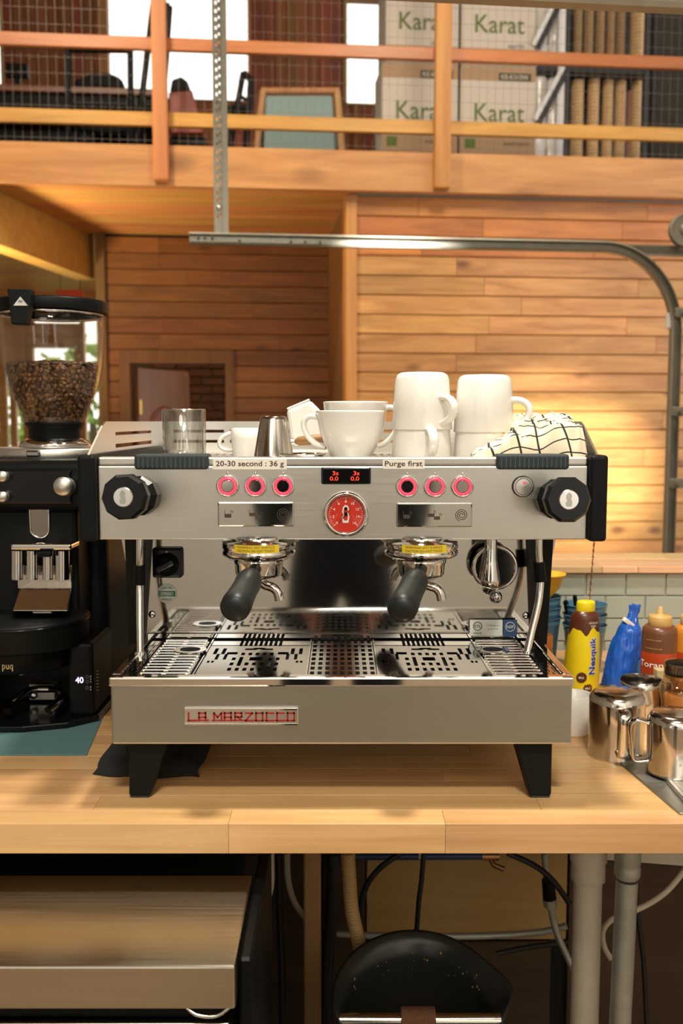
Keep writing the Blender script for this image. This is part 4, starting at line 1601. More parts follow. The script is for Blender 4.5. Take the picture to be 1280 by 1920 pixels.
# hot water spout and round mirror
hw_ = P(920, 1020, 1.335)
part('water_spout', MB().lathe([(.0085, .01), (.0085, -.020), (.0095, -.026), (.0135, -.050), (.0135, -.058), (.010, -.060)], (hw_.x, hw_.y, P(640, 1020, 1.335).z), 24), 'chrome', em, label='chrome hot water spout')
mc = P(927, 1063, 1.375)
ax = Vector((-.12, -1, .02)).normalized()
o = part('round_mirror', MB().lathe([(.0305, -.004), (.033, 0), (.0335, .004), (.031, .007), (.0285, .006), (.0275, .003), (0, .002)], mc, 48, ax), 'chrome', em, label='small round mirror with chrome ring')
part('mirror_glass', MB().lathe([(.0276, .0032), (0, .0032)], mc, 40, ax), 'mirror_cap', o)
bl = P(929, 1119, 1.37)
m = MB()
m.lathe([(.0001, -.010), (.006, -.008), (.0092, -.003), (.0092, .003), (.006, .008), (.0001, .010)], bl, 20)
m.cyl(bl + Vector((0, .03, 0)), bl, .004, .004, 12)
m.cyl(bl, mc + Vector((0, .004, -.03)), .003, .003, 10)
m.lathe([(.005, .006), (.005, .012), (.003, .012)], bl, 12, (0, -1, 0))
part('mirror_mount', m, 'chrome', o)
# black rotary valve on the back panel
x0, x1 = X(285, 1.395, 1055), X(341, 1.395, 1055)
z0, z1 = P(640, 1084, 1.395).z, P(640, 1027, 1.395).z
o = part('valve_plate', MB().rbox(x0, x1, 1.394, YT1 - .0005, z0, z1, .004, 3), 'black_gloss', em, label='square black valve plate')
vc = Vector(((x0 + x1) / 2, 1.394, (z0 + z1) / 2 - .002))
part('valve_dial', MB().lathe([(.0175, 0), (.0168, .006), (.013, .008), (.012, .016), (0, .017)], vc, 28, (0, -1, 0)), 'black', o)
m = MB().rbox(-.014, .014, -.022, -.012, -.0045, .0045, .002, 2)
m.warp(lambda p: vc + Matrix.Rotation(math.radians(-28), 3, 'Y') @ p)
part('valve_lever', m, 'black_gloss', o)
part('valve_pointer', MB().box(vc.x - .0012, vc.x + .0012, 1.3932, 1.3941, z1 - .011, z1 - .005), 'white_print', o)
# stickers on the mirror
sc_ = P(313, 1113, YT1 - .0008)
o = part('round_sticker', MB().lathe([(.0145, 0), (.0145, .0006), (0, .0006)], sc_, 36, (0, -1, 0)), 'sticker_white', em, label='round white sticker with a green band')
part('sticker_band', MB().box(sc_.x - .0125, sc_.x + .0125, sc_.y - .0011, sc_.y - .0007, sc_.z - .0042, sc_.z + .0042), 'sticker_green', o)
part('sticker_lettering', text('CAFFE PER', .016, flat(sc_.x, sc_.y - .0012, sc_.z + .0085), .003), 'sticker_green', o)
part('sticker_lettering', text('ESPRESSO', .018, flat(sc_.x, sc_.y - .0014, sc_.z), .0052), 'sticker_white', o)
part('sticker_lettering', text('FIRENZE', .014, flat(sc_.x, sc_.y - .0012, sc_.z - .0085), .003), 'sticker_green', o)
for px, py in ((285, 1152), (986, 1154)):
    p = P(px, py, YT1 - .0004)
    o = part('panel_screw', MB().lathe([(.0055, 0), (.0050, .0018), (.002, .0024), (0, .0024)], p, 16, (0, -1, 0)), 'chrome', em)
    part('screw_slot', MB().box(p.x - .003, p.x + .003, p.y - .0029, p.y - .0022, p.z - .0006, p.z + .0006), 'dark_void', o)
yy = YT1 - .007
a_, b_ = P(880, 1192, yy), P(942, 1162, yy)
o = part('certificate_label', MB().box(a_.x, b_.x, yy - .0006, yy, a_.z, b_.z), 'sticker_white', em, label='small grey certification label')
W = b_.x - a_.x
lc = Vector((a_.x + W * .24, yy - .0008, a_.z + (b_.z - a_.z) * .60))
part('mark_ring', MB().tube([lc + Vector((math.cos(2 * PI * k / 24) * .0062, 0, math.sin(2 * PI * k / 24) * .0062)) for k in range(24)], .0006, 5, closed=True), 'ink', o)
part('mark_lettering', text('ETL', .0095, flat(lc.x, yy - .0012, lc.z), .0042), 'ink', o)
part('mark_lettering', text('INTERTEK', .013, flat(lc.x, yy - .0012, lc.z - .0105), .0026), 'ink', o)
part('mark_lettering', text('CONFORMS TO', .018, flat(a_.x + W * .70, yy - .0012, lc.z + .001), .0022), 'grey_print', o)
part('mark_lettering', text('UL STD 197', .016, flat(a_.x + W * .70, yy - .0012, lc.z - .004), .0022), 'grey_print', o)
a_, b_ = P(943, 1193, yy), P(969, 1162, yy)
o = part('certificate_label', MB().box(a_.x, b_.x, yy - .0006, yy, a_.z, b_.z), 'sticker_blue', em, label='small dark blue certification label')
cx, cz = (a_.x + b_.x) / 2, (a_.z + b_.z) / 2 + .002
part('mark_ring', MB().tube([(cx + math.cos(2 * PI * k / 24) * .0068, yy - .0008, cz + math.sin(2 * PI * k / 24) * .0068) for k in range(24)], .0005, 5, closed=True), 'sticker_white', o)
part('mark_lettering', text('NSF', .0105, flat(cx, yy - .0012, cz), .0045), 'sticker_white', o)
# name badge
yb = YT0
a_, b_ = P(346, 1358, yb), P(559, 1326, yb)
o = part('badge', MB().rbox(a_.x, b_.x, yb - .004, yb + .001, a_.z, b_.z, .001, 1), 'alu', em, label='silver name badge with red letters')
part('badge_edge', MB().box(a_.x + .001, b_.x - .001, yb - .0052, yb - .0041, b_.z - .0022, b_.z - .0006).box(a_.x + .001, b_.x - .001, yb - .0052, yb - .0041, a_.z + .0006, a_.z + .0022), 'chrome', o)
GL = {'L': [((0, 1), (0, 0)), ((0, 0), (.9, 0))],
      'A': [((0, 0), (0, 1)), ((0, 1), (.8, 1)), ((.8, 1), (.8, 0)), ((0, .45), (.8, .45))],
      'M': [((0, 0), (0, 1)), ((0, 1), (.45, .45)), ((.45, .45), (.9, 1)), ((.9, 1), (.9, 0))],
      'R': [((0, 0), (0, 1)), ((0, 1), (.8, 1)), ((.8, 1), (.8, .5)), ((.8, .5), (0, .5)), ((.3, .5), (.85, 0))],
      'Z': [((0, 1), (.85, 1)), ((.85, 1), (0, 0)), ((0, 0), (.9, 0))],
      'O': [((0, 0), (0, 1)), ((0, 1), (.8, 1)), ((.8, 1), (.8, 0)), ((.8, 0), (0, 0))],
      'C': [((.85, 1), (0, 1)), ((0, 1), (0, 0)), ((0, 0), (.85, 0))]}
def strokes(word, x0, x1, z0, z1, y, th, hh=.0012):
    m = MB()
    n = sum(.55 if ch == ' ' else 1.28 for ch in word) - .4
    s = (x1 - x0) / n
    x = x0
    for ch in word:
        if ch == ' ':
            x += .55 * s
            continue
        for (a0, b0), (a1, b1) in GL[ch]:
            p0 = Vector((x + a0 * s, 0, z0 + b0 * (z1 - z0)))
            p1 = Vector((x + a1 * s, 0, z0 + b1 * (z1 - z0)))
            d_ = (p1 - p0).normalized()
            n_ = Vector((-d_.z, 0, d_.x)) * th
            p0 -= d_ * th; p1 += d_ * th
            Y0, Y1 = Vector((0, y - hh, 0)), Vector((0, y, 0))
            m.hexa([p0 - n_ + Y0, p1 - n_ + Y0, p1 - n_ + Y1, p0 - n_ + Y1], [p0 + n_ + Y0, p1 + n_ + Y0, p1 + n_ + Y1, p0 + n_ + Y1])
        x += 1.28 * s
    return m
W, Hb = b_.x - a_.x, b_.z - a_.z
lt_ = strokes('LA MARZOCCO', a_.x + W * .04, b_.x - W * .03, a_.z + Hb * .28, b_.z - Hb * .28, yb - .004, .0010)
lt_.box(a_.x + W * .04, a_.x + W * .22, yb - .0051, yb - .004, a_.z + Hb * .26, a_.z + Hb * .34)
lt_.box(a_.x + W * .24, b_.x - W * .04, yb - .0051, yb - .004, a_.z + Hb * .26, a_.z + Hb * .33)
part('lettering', lt_, 'badge_red', o, label='red squared letters')

# ---- portafilters
def portafilter(c, yc, zt_, e, lab, skew):
    t = thing('portafilter', lab, 'portafilter', (c, yc, zt_ - .035), 'portafilters locked into the machine')
    part('basket_ring', MB().lathe([(.030, .001), (.0345, -.001), (.0352, -.006), (.0335, -.010), (.0330, -.022), (.031, -.026), (.022, -.029), (.010, -.030), (0, -.030)], (c, yc, zt_), 40), 'chrome', t)
    s = Vector((c - .002, yc - .030, zt_ - .012))
    ax = (e - s)
    L_ = ax.length
    part('neck', MB().lathe([(.0085, 0), (.0085, L_ * .18), (.012, L_ * .20), (.012, L_ * .24)], s, 16, ax), 'black', t)
    part('handle', MB().lathe([(.0095, L_ * .22), (.0155, L_ * .25), (.0178, L_ * .34), (.0172, L_ * .5), (.0178, L_ * .68), (.0195, L_ * .84), (.0190, L_ * .93), (.0150, L_ * .985), (.006, L_), (0, L_)], s, 28, ax), 'handle', t, label='thick black grip')
    # double spout: a curved trough, each lip turning down
    for sgn in (-1, 1):
        pts = [(c + .002, yc, zt_ - .026), (c + .002, yc, zt_ - .034), (c + sgn * .010, yc - .002, zt_ - .040), (c + sgn * .020, yc - .004, zt_ - .043), (c + sgn * .0265, yc - .005, zt_ - .050), (c + sgn * .029, yc - .005, zt_ - .060)]
        part('spout', MB().tube(smoothpath(pts, 5), [.0075] * 6 + [.0068] * 20, 12, sq=(1, .8)), 'chrome', t, label='curved chrome spout')
    part('lug', MB().rbox(c - .040, c - .031, yc - .006, yc + .006, zt_ - .004, zt_ + .0005, .001, 1), 'chrome', t)
    return t
g = groups[0]
portafilter(*g, P(437, 1146, 1.165), 'black handled portafilter in the left group, handle swung to the left', 0)
g = groups[1]
portafilter(*g, P(750, 1148, 1.165), 'black handled portafilter in the right group, under the right button row', 0)

# ================================================================ THINGS ON THE MACHINE
def revolve_cup(prof, n=40):
    return MB().lathe(prof, (0, 0, 0), n)

def handle_loop(p0, p1, out, r, sq=None, n=12):
    p0, p1 = Vector(p0), Vector(p1)
    o = Vector(out)
    return MB().tube(bez(p0, p0 + o, p1 + o, p1, n), r, 10, sq=sq)

# --- inverted mugs, nested in pairs
def mug_obj(name, label, base, rotz, group, s=1.0):
    t = thing(name, label, 'mug', base, group)
    h, r0, r1, w_ = .082 * s, .0440 * s, .0385 * s, .0024
    rz = lambda z: r0 + (r1 - r0) * z / h
    pr = [(r0 - w_, 0), (r0 - .0006, -.0), (r0, .0015), (rz(h * .5), h * .5), (rz(h - .009), h - .009), (r1 - .0022, h - .003), (r1 - .007, h), (r1 - .012, h), (r1 - .013, h - .0015), (0, h - .0018)]
    inner = [(0, h - .006), (r1 - .010, h - .006), (rz(h - .012) - w_, h - .012), (r0 - w_, 0)]
    FRb = Matrix.Translation(Vector(base)) @ Matrix.Rotation(rotz, 4, 'Z')
    part('mug_body', MB().lathe(pr, (0, 0, 0), 44).lathe(inner, (0, 0, 0), 44), 'ceramic', t, FRb)
    hd = handle_loop((rz(.010) - .002, 0, .010 * s), (rz(.046) - .002, 0, .046 * s), (.034 * s, 0, .004), .0052 * s, (1.0, 1.35))
    part('mug_handle', hd, 'ceramic', t, FRb)
    return t
YM = 1.40
zM = ZY + .0005
def at(px, Y, py=855):
    return P(px, py, Y).x
mg = 'white mugs turned upside down on the machine'
mug_obj('coffee_mug', 'lower white mug of the left upside-down stack on the machine', (at(790, YM), YM, zM), math.radians(-80), mg)
mug_obj('coffee_mug', 'upper white mug of the left upside-down stack on the machine', (at(790, YM), YM, zM + .0455), math.radians(-52), mg)
mug_obj('coffee_mug', 'lower white mug of the right upside-down stack beside the towel', (at(906, YM), YM, zM), math.radians(60), mg)
mug_obj('coffee_mug', 'upper white mug of the right upside-down stack beside the towel', (at(906, YM), YM, zM + .0420), math.radians(-18), mg)
mug_obj('coffee_mug', 'single white mug half hidden between the two mug stacks', (at(862, 1.53), 1.53, zM), math.radians(95), mg)

# --- cappuccino cups
def bowl_cup(label, base, rotz, r=.0495, h=.073):
    t = thing('cappuccino_cup', label, 'cup', base, 'wide white cups on the machine')
    FRb = Matrix.Translation(Vector(base)) @ Matrix.Rotation(rotz, 4, 'Z')
    pr = [(.020, .002), (.024, 0), (.0265, .0005), (.0268, .004), (.029, .010), (.0375, .026), (.0445, .045), (r - .001, h - .004), (r, h - .001), (r - .0012, h), (r - .0028, h - .001)]
    inner = [(r - .0028, h - .001), (.042, .045), (.035, .028), (.025, .013), (0, .010)]
    part('cup_body', MB().lathe(pr, (0, 0, 0), 48).lathe(inner, (0, 0, 0), 48), 'ceramic', t, FRb)
    hd = MB().tube(bez((.0455, 0, h - .010), (.082, 0, h + .002), (.070, 0, .026), (.0355, 0, .020), 16), .0042, 10, sq=(1, 1.5))
    part('cup_handle', hd, 'ceramic', t, FRb)
    return t
bowl_cup('white cappuccino cup in front with its handle to the left', (at(656, 1.385), 1.385, zM), math.radians(172))
bowl_cup('white cappuccino cup behind with its handle to the right', (at(666, 1.50), 1.50, zM), math.radians(-12), .0505, .088)
# small espresso cup with a handle on the left
t = thing('espresso_cup', 'small white espresso cup between the glass and the steel tumbler', 'cup', (at(462, 1.50), 1.50, zM))
FRb = Matrix.Translation((at(462, 1.50), 1.50, zM)) @ Matrix.Rotation(PI, 4, 'Z')
part('cup_body', MB().lathe([(.016, 0), (.021, .0005), (.022, .004), (.0235, .03), (.0240, .0465), (.0226, .0475), (.0216, .046), (.021, .03), (.017, .006), (0, .004)], (0, 0, 0), 36), 'ceramic', t, FRb)
part('cup_handle', MB().tube(bez((.022, 0, .040), (.052, 0, .034), (.046, 0, .008), (.0215, 0, .014), 14), .0034, 10, sq=(1, 1.3)), 'ceramic', t, FRb)
# steel tumbler upside down
x = at(513, 1.385)
single('steel_cup', MB().lathe([(.0295, 0), (.0305, .001), (.0305, .004), (.029, .006), (.0195, .060), (.0180, .064), (.015, .0655), (.013, .0645), (0, .0645)], (x, 1.385, zM), 40), 'steel_pitcher', 'tapered steel cup standing upside down beside the wide cups', 'cup')
# steel dish
x = at(565, 1.375)
single('steel_dish', MB().lathe([(0, .004), (.020, .004), (.029, .006), (.0315, .012), (.0345, .0125), (.0345, .0105), (.0325, .0095), (.0308, .002), (.028, 0), (0, 0)], (x, 1.375, zM), 40), 'chrome', 'small shallow steel dish in front of the wide cups', 'dish')
# tilted white creamer with a wooden handled brush
x = at(572, 1.60)
t = thing('milk_jug', 'white angular jug tilted behind the steel dish', 'jug', (x, 1.60, zM))
pl = [P(px_, py_, 1.60) for px_, py_ in ((538, 768), (581, 750), (603, 772), (605, 832), (548, 838))]
part('jug_body', MB().prism([(p.x, max(p.z, zM)) for p in pl], 1.575, 1.625, None, .006, 2), 'ceramic', t)
part('jug_lip', MB().tube([P(540, 767, 1.60) + Vector((0, -.022, 0)), P(581, 751, 1.60) + Vector((0, -.022, .001))], .0018, 8), 'ceramic', t)
a_, b_ = P(552, 828, 1.46), P(604, 822, 1.46)
t = thing('wooden_brush', 'small brush with a brown wooden handle lying behind the steel dish', 'brush', (a_.x, 1.46, zM))
part('handle', MB().lathe([(.003, 0), (.0065, .006), (.0075, .02), (.0065, .04), (.003, .046)], a_, 14, b_ - a_), 'spoon_wood', t)
part('ferrule', MB().cyl(a_ - (b_ - a_).normalized() * .014, a_, .006, .0052, 14), 'alu', t)
part('rest', MB().rbox(a_.x - .02, b_.x + .012, 1.44, 1.48, zM, zM + .015, .004, 2), 'ceramic', t)
# clear tumbler
x = at(346, 1.43)
Yt = 1.43
t = thing('glass_tumbler', 'clear thick walled glass standing on the left of the machine', 'glass', (x, Yt, zM))
r, h = .0318, .0755
part('glass_wall', MB().lathe([(0, 0), (r - .003, 0), (r - .0006, .002), (r, .006), (r + .0004, h - .001), (r - .0008, h), (r - .0022, h - .001), (r - .0026, .012), (r - .006, .008), (0, .0075)], (x, Yt, zM), 48), 'tumbler_glass', t)
part('glass_rim', MB().lathe([(r + .0006, h - .0006), (r - .001, h + .0006), (r - .0024, h - .0006), (r - .001, h - .0016)], (x, Yt, zM), 48, close=True), 'chrome', t)
part('glass_base', MB().lathe([(0, .0005), (r - .004, .0005), (r - .003, .003), (r - .0035, .0072), (0, .0072)], (x, Yt, zM), 40), 'chrome_dark', t)

# --- checked towel
mt_ = bpy.data.materials.new('towel')
MAT['towel'] = mt_
mt_.use_nodes = True
nt2 = mt_.node_tree
N_, L_ = nt2.nodes, nt2.links
bs = N_['Principled BSDF']
bs.inputs['Roughness'].default_value = .95
uvn = N_.new('ShaderNodeUVMap')
sx = N_.new('ShaderNodeSeparateXYZ')
L_.new(uvn.outputs[0], sx.inputs[0])
def linemask(o):
    f = N_.new('ShaderNodeMath'); f.operation = 'FRACT'
    L_.new(o, f.inputs[0])
    c_ = N_.new('ShaderNodeMath'); c_.operation = 'LESS_THAN'; c_.inputs[1].default_value = .10
    L_.new(f.outputs[0], c_.inputs[0])
    return c_.outputs[0]
mxm = N_.new('ShaderNodeMath'); mxm.operation = 'MAXIMUM'
L_.new(linemask(sx.outputs[0]), mxm.inputs[0])
L_.new(linemask(sx.outputs[1]), mxm.inputs[1])
mc_ = N_.new('ShaderNodeMix'); mc_.data_type = 'RGBA'
mc_.inputs[6].default_value = (.80, .70, .50, 1)
mc_.inputs[7].default_value = (.03, .026, .02, 1)
L_.new(mxm.outputs[0], mc_.inputs[0])
L_.new(mc_.outputs[2], bs.inputs['Base Color'])

def towel():
    m = MB()
    nu, nv = 120, 70
    xs0, xs1 = at(880, 1.36), at(1090, 1.36)
    prof = [(0, .012), (.06, .022), (.16, .028), (.27, .036), (.36, .050), (.45, .068), (.62, .070), (.78, .071), (.92, .070), (.98, .066), (1, .034)]
    def outl(t):
        for (a, b), (c, d) in zip(prof, prof[1:]):
            if t <= c:
                k = (t - a) / (c - a)
                k = k * k * (3 - 2 * k)
                return b + (d - b) * k
        return 0
    vs, uv = [], []
    for j in range(nv + 1):
        tv = j / nv
        for i in range(nu + 1):
            tu = i / nu
            x = xs0 + (xs1 - xs0) * tu
            dep = .034 + .081 * min(1, max(0, (tu - .22) / .25))
            y = 1.319 + dep * tv
            edge = min(1, tv / .10) ** .5 * min(1, (1 - tv) / .05) ** .5
            step = .42 + .34 * (1 / (1 + math.exp(-(tv - .30) * 26))) + .24 * (1 / (1 + math.exp(-(tv - .62) * 30)))
            p = Vector((x * 22, y * 22, 1.3))
            n1 = noise.noise(p)
            p2 = Vector((x * 34 + n1 * 1.4, y * 46 + n1 * 1.6, 4.2))
            fold = 1 - abs(noise.noise(p2))
            fold2 = 1 - abs(noise.noise(p2 * 2.1 + Vector((9, 3, 1))))
            amp = (.66 - .10 * tu) * (1.15 - tv * .65)
            hgt = outl(tu) * edge * (step * (1 - amp) + amp * (fold * .85 + fold2 * .15))
            sway = .010 * noise.noise(Vector((x * 30, y * 10, 8))) * (1 - tv)
            vs.append((x + .004 * n1, y + sway + .004 * n1, zM + .001 + max(hgt, .0005)))
            uv.append((x / .031 + n1 * .55 + hgt * 8, (y * 1.1 + hgt * 1.4) / .030 + n1 * .8 - tu * .8))
    fs = []
    w2 = nu + 1
    for j in range(nv):
        for i in range(nu):
            fs.append((j * w2 + i, j * w2 + i + 1, (j + 1) * w2 + i + 1, (j + 1) * w2 + i))
    # underside
    n = len(vs)
    for k in range(n):
        vs.append((vs[k][0], vs[k][1], zM + .0004))
        uv.append(uv[k])
    rim_ = [i for i in range(w2)] + [j * w2 + nu for j in range(1, nv + 1)] + [nv * w2 + i for i in range(nu - 1, -1, -1)] + [j * w2 for j in range(nv - 1, 0, -1)]
    for a, b in zip(rim_, rim_[1:] + rim_[:1]):
        fs.append((b, a, a + n, b + n))
    fs.append(tuple(n + i for i in reversed(rim_)))
    m.add(vs, fs, True)
    m.uv = uv
    return m
single('checked_towel', towel(), 'towel', 'crumpled cream towel with a black window check on the machine', 'towel')

# ================================================================ COFFEE GRINDER
GX, GY = -.505, 1.70
gr = thing('coffee_grinder', 'tall black coffee grinder with a clear bean hopper left of the machine', 'coffee grinder', (GX, GY + .05, ZC))
zt = lambda py, Y: P(97, py, Y).z
part('column', MB().rbox(GX - .100, GX + .100, 1.635, 1.90, ZC + .006, zt(955, 1.55) + .01, .022, 4), 'black_soft', gr)
part('foot_plate', MB().rbox(GX - .096, GX + .096, 1.64, 1.89, ZC, ZC + .008, .002, 1), 'black', gr)
zh0, zh1 = zt(957, 1.52), zt(864, 1.52)
part('head', MB().rbox(GX - .105, GX + .112, 1.52, 1.90, zh0, zh1, .012, 3), 'black', gr)
part('head_panel', MB().rbox(GX - .085, GX + .078, 1.5165, 1.523, zh0 + .010, zh1 - .014, .003, 2), 'black_gloss', gr, label='glossy black control panel')
def dial(px, py, r, L_, nm):
    c = P(px, py, 1.53)
    e = P(px - 12, py - 1, 1.49)
    ax = (e - c).normalized()
    o = part(nm, MB().lathe([(r * .55, 0), (r * .55, L_ * .4), (r * .92, L_ * .42), (r, L_ * .5), (r, L_ * .95), (r * .92, L_), (0, L_)], c, 24, ax), 'steel', gr, label='brushed metal dial')
dial(131, 913, .0150, .046, 'grind_dial')
dial(12, 894, .0085, .03, 'menu_dial')
dial(12, 932, .0085, .03, 'menu_dial')
# spout window and forks
yf = 1.55
part('neck', MB().rbox(GX - .088, GX + .075, yf, 1.64, zt(1160, 1.56), zh0 + .001, .008, 2), 'black_soft', gr)
c0, c1 = P(58, 1008, yf), P(92, 955, yf)
rr0 = (c1.x - c0.x) / 2
ov = []
for k in range(24):
    a = 2 * PI * k / 24
    ov.append(((c0.x + c1.x) / 2 + rr0 * math.cos(a), yf - .002, (c0.z + rr0 if math.sin(a) < 0 else c1.z - rr0 * .2) + rr0 * math.sin(a)))
part('spout_ring', MB().tube(ov, .0016, 6, closed=True), 'chrome', gr)
part('spout_window', MB().prism([(p[0], p[2]) for p in ov], yf - .0015, yf - .0003), 'mirror_cap', gr)
Yk = 1.50
def bx(px0, px1, py0, py1, Y0, Y1, r=.004):
    a, b = P(px0, py1, Y0), P(px1, py0, Y0)
    return MB().rbox(a.x, b.x, Y0, Y1, a.z, b.z, r, 3)
m = bx(20, 133, 1020, 1032, Yk, Yk + .05, .003)
part('fork_bridge', m, 'chrome', gr, label='chrome portafilter fork')
for px0, px1 in ((22, 44), (50, 72), (80, 100), (104, 130)):
    a, b = P((px0 + px1) / 2, 1032, Yk + .01), P((px0 + px1) / 2, 1086, Yk + .01)
    part('fork_prong', MB().cyl(a, b, (px1 - px0) / 2 / 1190, None, 18), 'chrome', gr)
part('fork_sensor', bx(69, 94, 1035, 1045, Yk - .009, Yk + .006, .002), 'black', gr)
m = MB()
pa = [P(33, 1098, 1.52), P(133, 1098, 1.52), P(133, 1128, 1.52), P(126, 1146, 1.46), P(24, 1144, 1.46), P(33, 1104, 1.52)]
a0, a1 = P(34, 1088, 1.545), P(134, 1074, 1.545)
m.hexa([P(24, 1146, 1.47), P(127, 1146, 1.47), P(127, 1146, 1.548), P(24, 1146, 1.548)], [P(36, 1104, 1.50), P(134, 1104, 1.50), P(134, 1104, 1.548), P(36, 1104, 1.548)])
m.bevel_last(0, 0, .002, 2)
part('chute', m, 'steel_pitcher', gr, label='polished steel chute')
part('chute_plate', bx(33, 133, 1060, 1104, 1.535, 1.548, .001), 'steel_pitcher', gr)
part('chute_tip', bx(60, 97, 1146, 1152, 1.48, 1.53, .002), 'chrome_dark', gr)
# collar and hopper
zc0, zc1, zc2, zc3 = zh1, zt(838, GY), zt(824, GY), zt(797, GY)
part('collar_base', MB().lathe([(.098, zc0), (.099, zc0 + .004), (.098, zc1 - .003), (.095, zc1), (.0, zc1)], (GX, GY, 0), 48), 'steel', gr, label='brushed metal adjustment collar')
for px in (20, 40):
    q_ = P(px, 850, GY - .095)
    part('collar_grip', MB().cyl((q_.x, q_.y + .03, zc0 + .004), (q_.x, q_.y + .03, zc1 - .002), .012, .012, 14), 'alu', gr)
q_ = P(66, 850, GY - .09)
part('collar_clip', MB().rbox(q_.x - .012, q_.x + .012, GY - .104, GY - .086, zc0 + .003, zc1 - .003, .003, 2), 'chrome_dark', gr)
part('chrome_ring', MB().lathe([(.060, zc1), (.062, zc1 + .003), (.060, zc1 + .008), (.054, zc2 - .001), (.048, zc2 + .002)], (GX, GY, 0), 48), 'chrome', gr)
part('hopper_collar', MB().lathe([(.0455, zc2), (.0455, zc3 - .008), (.0475, zc3 - .003), (.0515, zc3 + .002), (.050, zc3 + .005)], (GX, GY, 0), 48), 'black', gr, label='black hopper neck')
prof = [(.0495, zc3 + .003), (.0535, zt(786, GY)), (.0610, zt(768, GY)), (.0705, zt(745, GY)), (.0765, zt(725, GY)), (.0825, zt(698, GY)), (.0870, zt(660, GY)), (.0895, zt(620, GY)), (.0905, zt(586, GY))]
def hop_r(z):
    for (r0, z0), (r1, z1) in zip(prof, prof[1:]):
        if z <= z1:
            return r0 + (r1 - r0) * max(0, (z - z0)) / (z1 - z0)
    return prof[-1][0]
part('hopper', MB().lathe(prof + [(r - .0028, z) for r, z in reversed(prof)], (GX, GY, 0), 56, close=True), 'hopper_glass', gr, label='clear plastic bean hopper')
zl0, zl1 = zt(588, GY), zt(566, GY)
part('lid', MB().lathe([(.088, zl0), (.0945, zl0), (.0955, zl0 + .002), (.0955, zl1 - .003), (.094, zl1), (.06, zl1 + .001), (0, zl1 + .001)], (GX, GY, 0), 56), 'black', gr, label='black hopper lid')
part('lid_rim', MB().lathe([(.0885, zl0 - .006), (.0898, zl0 - .003), (.0885, zl0), (.084, zl0 - .002)], (GX, GY, 0), 48, close=True), 'chrome', gr)
yl = GY - .100
a0, a1 = P(17, 543, yl), P(62, 543, yl)
b0, b1 = P(25, 609, yl), P(53, 609, yl)
m = MB().prism([(a0.x, a0.z), (a1.x, a1.z), (P(60, 575, yl).x, P(60, 575, yl).z), (b1.x, b1.z), (b0.x, b0.z), (P(22, 575, yl).x, P(22, 575, yl).z)], yl - .012, yl + .012, None, .002, 2)
la = part('lid_latch', m, 'black_soft', gr, label='black latch with a silver triangle')
tri = [P(25, 573, yl - .0125), P(52, 573, yl - .0125), P(38, 556, yl - .0125)]
part('triangle_emblem', MB().prism([(p.x, p.z) for p in tri], yl - .0128, yl - .0119), 'alu', la)
part('triangle_mark', text('m', .006, flat(tri[2].x, yl - .0131, tri[0].z + .0065), .004), 'black', la)
# beans
def beans():
    m = MB()
    ztop_ = zt(686, GY)
    zbot = zc3 + .006
    core = [(0, zbot)] + [(max(hop_r(zbot + (ztop_ - zbot) * k / 12) - .0105, .01), zbot + (ztop_ - zbot - .005) * k / 12) for k in range(13)] + [(0, ztop_ - .004)]
    m.lathe(core, (GX, GY, 0), 28)
    rb = random.Random(5)
    tv, tf = [], []
    n1, n2 = 8, 5
    for j in range(n2 + 1):
        e = -PI / 2 + PI * j / n2
        for i in range(n1):
            a = 2 * PI * i / n1
            x, y, z = math.cos(a) * math.cos(e), math.sin(a) * math.cos(e), math.sin(e)
            z = z * .62 if z > 0 else z * .22
            if z < 0 and abs(y) < .25:
                z += .14
            tv.append(Vector((x * .0064, y * .0046, z * .0050)))
    for j in range(n2):
        for i in range(n1):
            tf.append((j * n1 + i, j * n1 + (i + 1) % n1, (j + 1) * n1 + (i + 1) % n1, (j + 1) * n1 + i))
    def put(c, nrm):
        q = Vector((0, 0, 1)).rotation_difference(nrm) @ Matrix.Rotation(rb.uniform(0, 2 * PI), 3, 'Z').to_quaternion()
        q = q @ Matrix.Rotation(rb.choice((0, 0, PI)) + rb.uniform(-.5, .5), 3, 'X').to_quaternion()
        s = rb.uniform(.88, 1.15)
        m.add([c + q @ (v * s) for v in tv], tf, True)
    z = zbot
    while z < ztop_:
        r = hop_r(z) - .0068
        n = int(2 * PI * r / .0092)
        for i in range(n):
            a = 2 * PI * (i + rb.random() * .8) / n
            k = rb.uniform(-.0022, .001)
            put(Vector((GX + (r + k) * math.cos(a), GY + (r + k) * math.sin(a), z + rb.uniform(-.002, .002))), Vector((math.cos(a), math.sin(a), rb.uniform(-.4, .4))).normalized())
        z += .0066
    for k in range(480):
        a, q = rb.uniform(0, 2 * PI), math.sqrt(rb.random())
        r = (hop_r(ztop_) - .006) * q
        put(Vector((GX + r * math.cos(a), GY + r * math.sin(a), ztop_ + .006 * (1 - q) + rb.uniform(-.003, .002))), Vector((rb.uniform(-.4, .4), rb.uniform(-.4, .4), 1)).normalized())
    return m
mb_, nt3, N3, L3, b3 = nodes('bean')
g3 = N3.new('ShaderNodeNewGeometry')
r3 = N3.new('ShaderNodeValToRGB')
r3.color_ramp.elements[0].color = (.060, .025, .008, 1)
r3.color_ramp.elements[1].color = (.20, .095, .035, 1)
L3.new(g3.outputs['Random Per Island'], r3.inputs[0])
L3.new(r3.outputs[0], b3.inputs['Base Color'])
b3.inputs['Roughness'].default_value = .42
single('coffee_beans', beans(), 'bean', 'roasted brown coffee beans filling the clear hopper', 'coffee beans', kind='stuff')
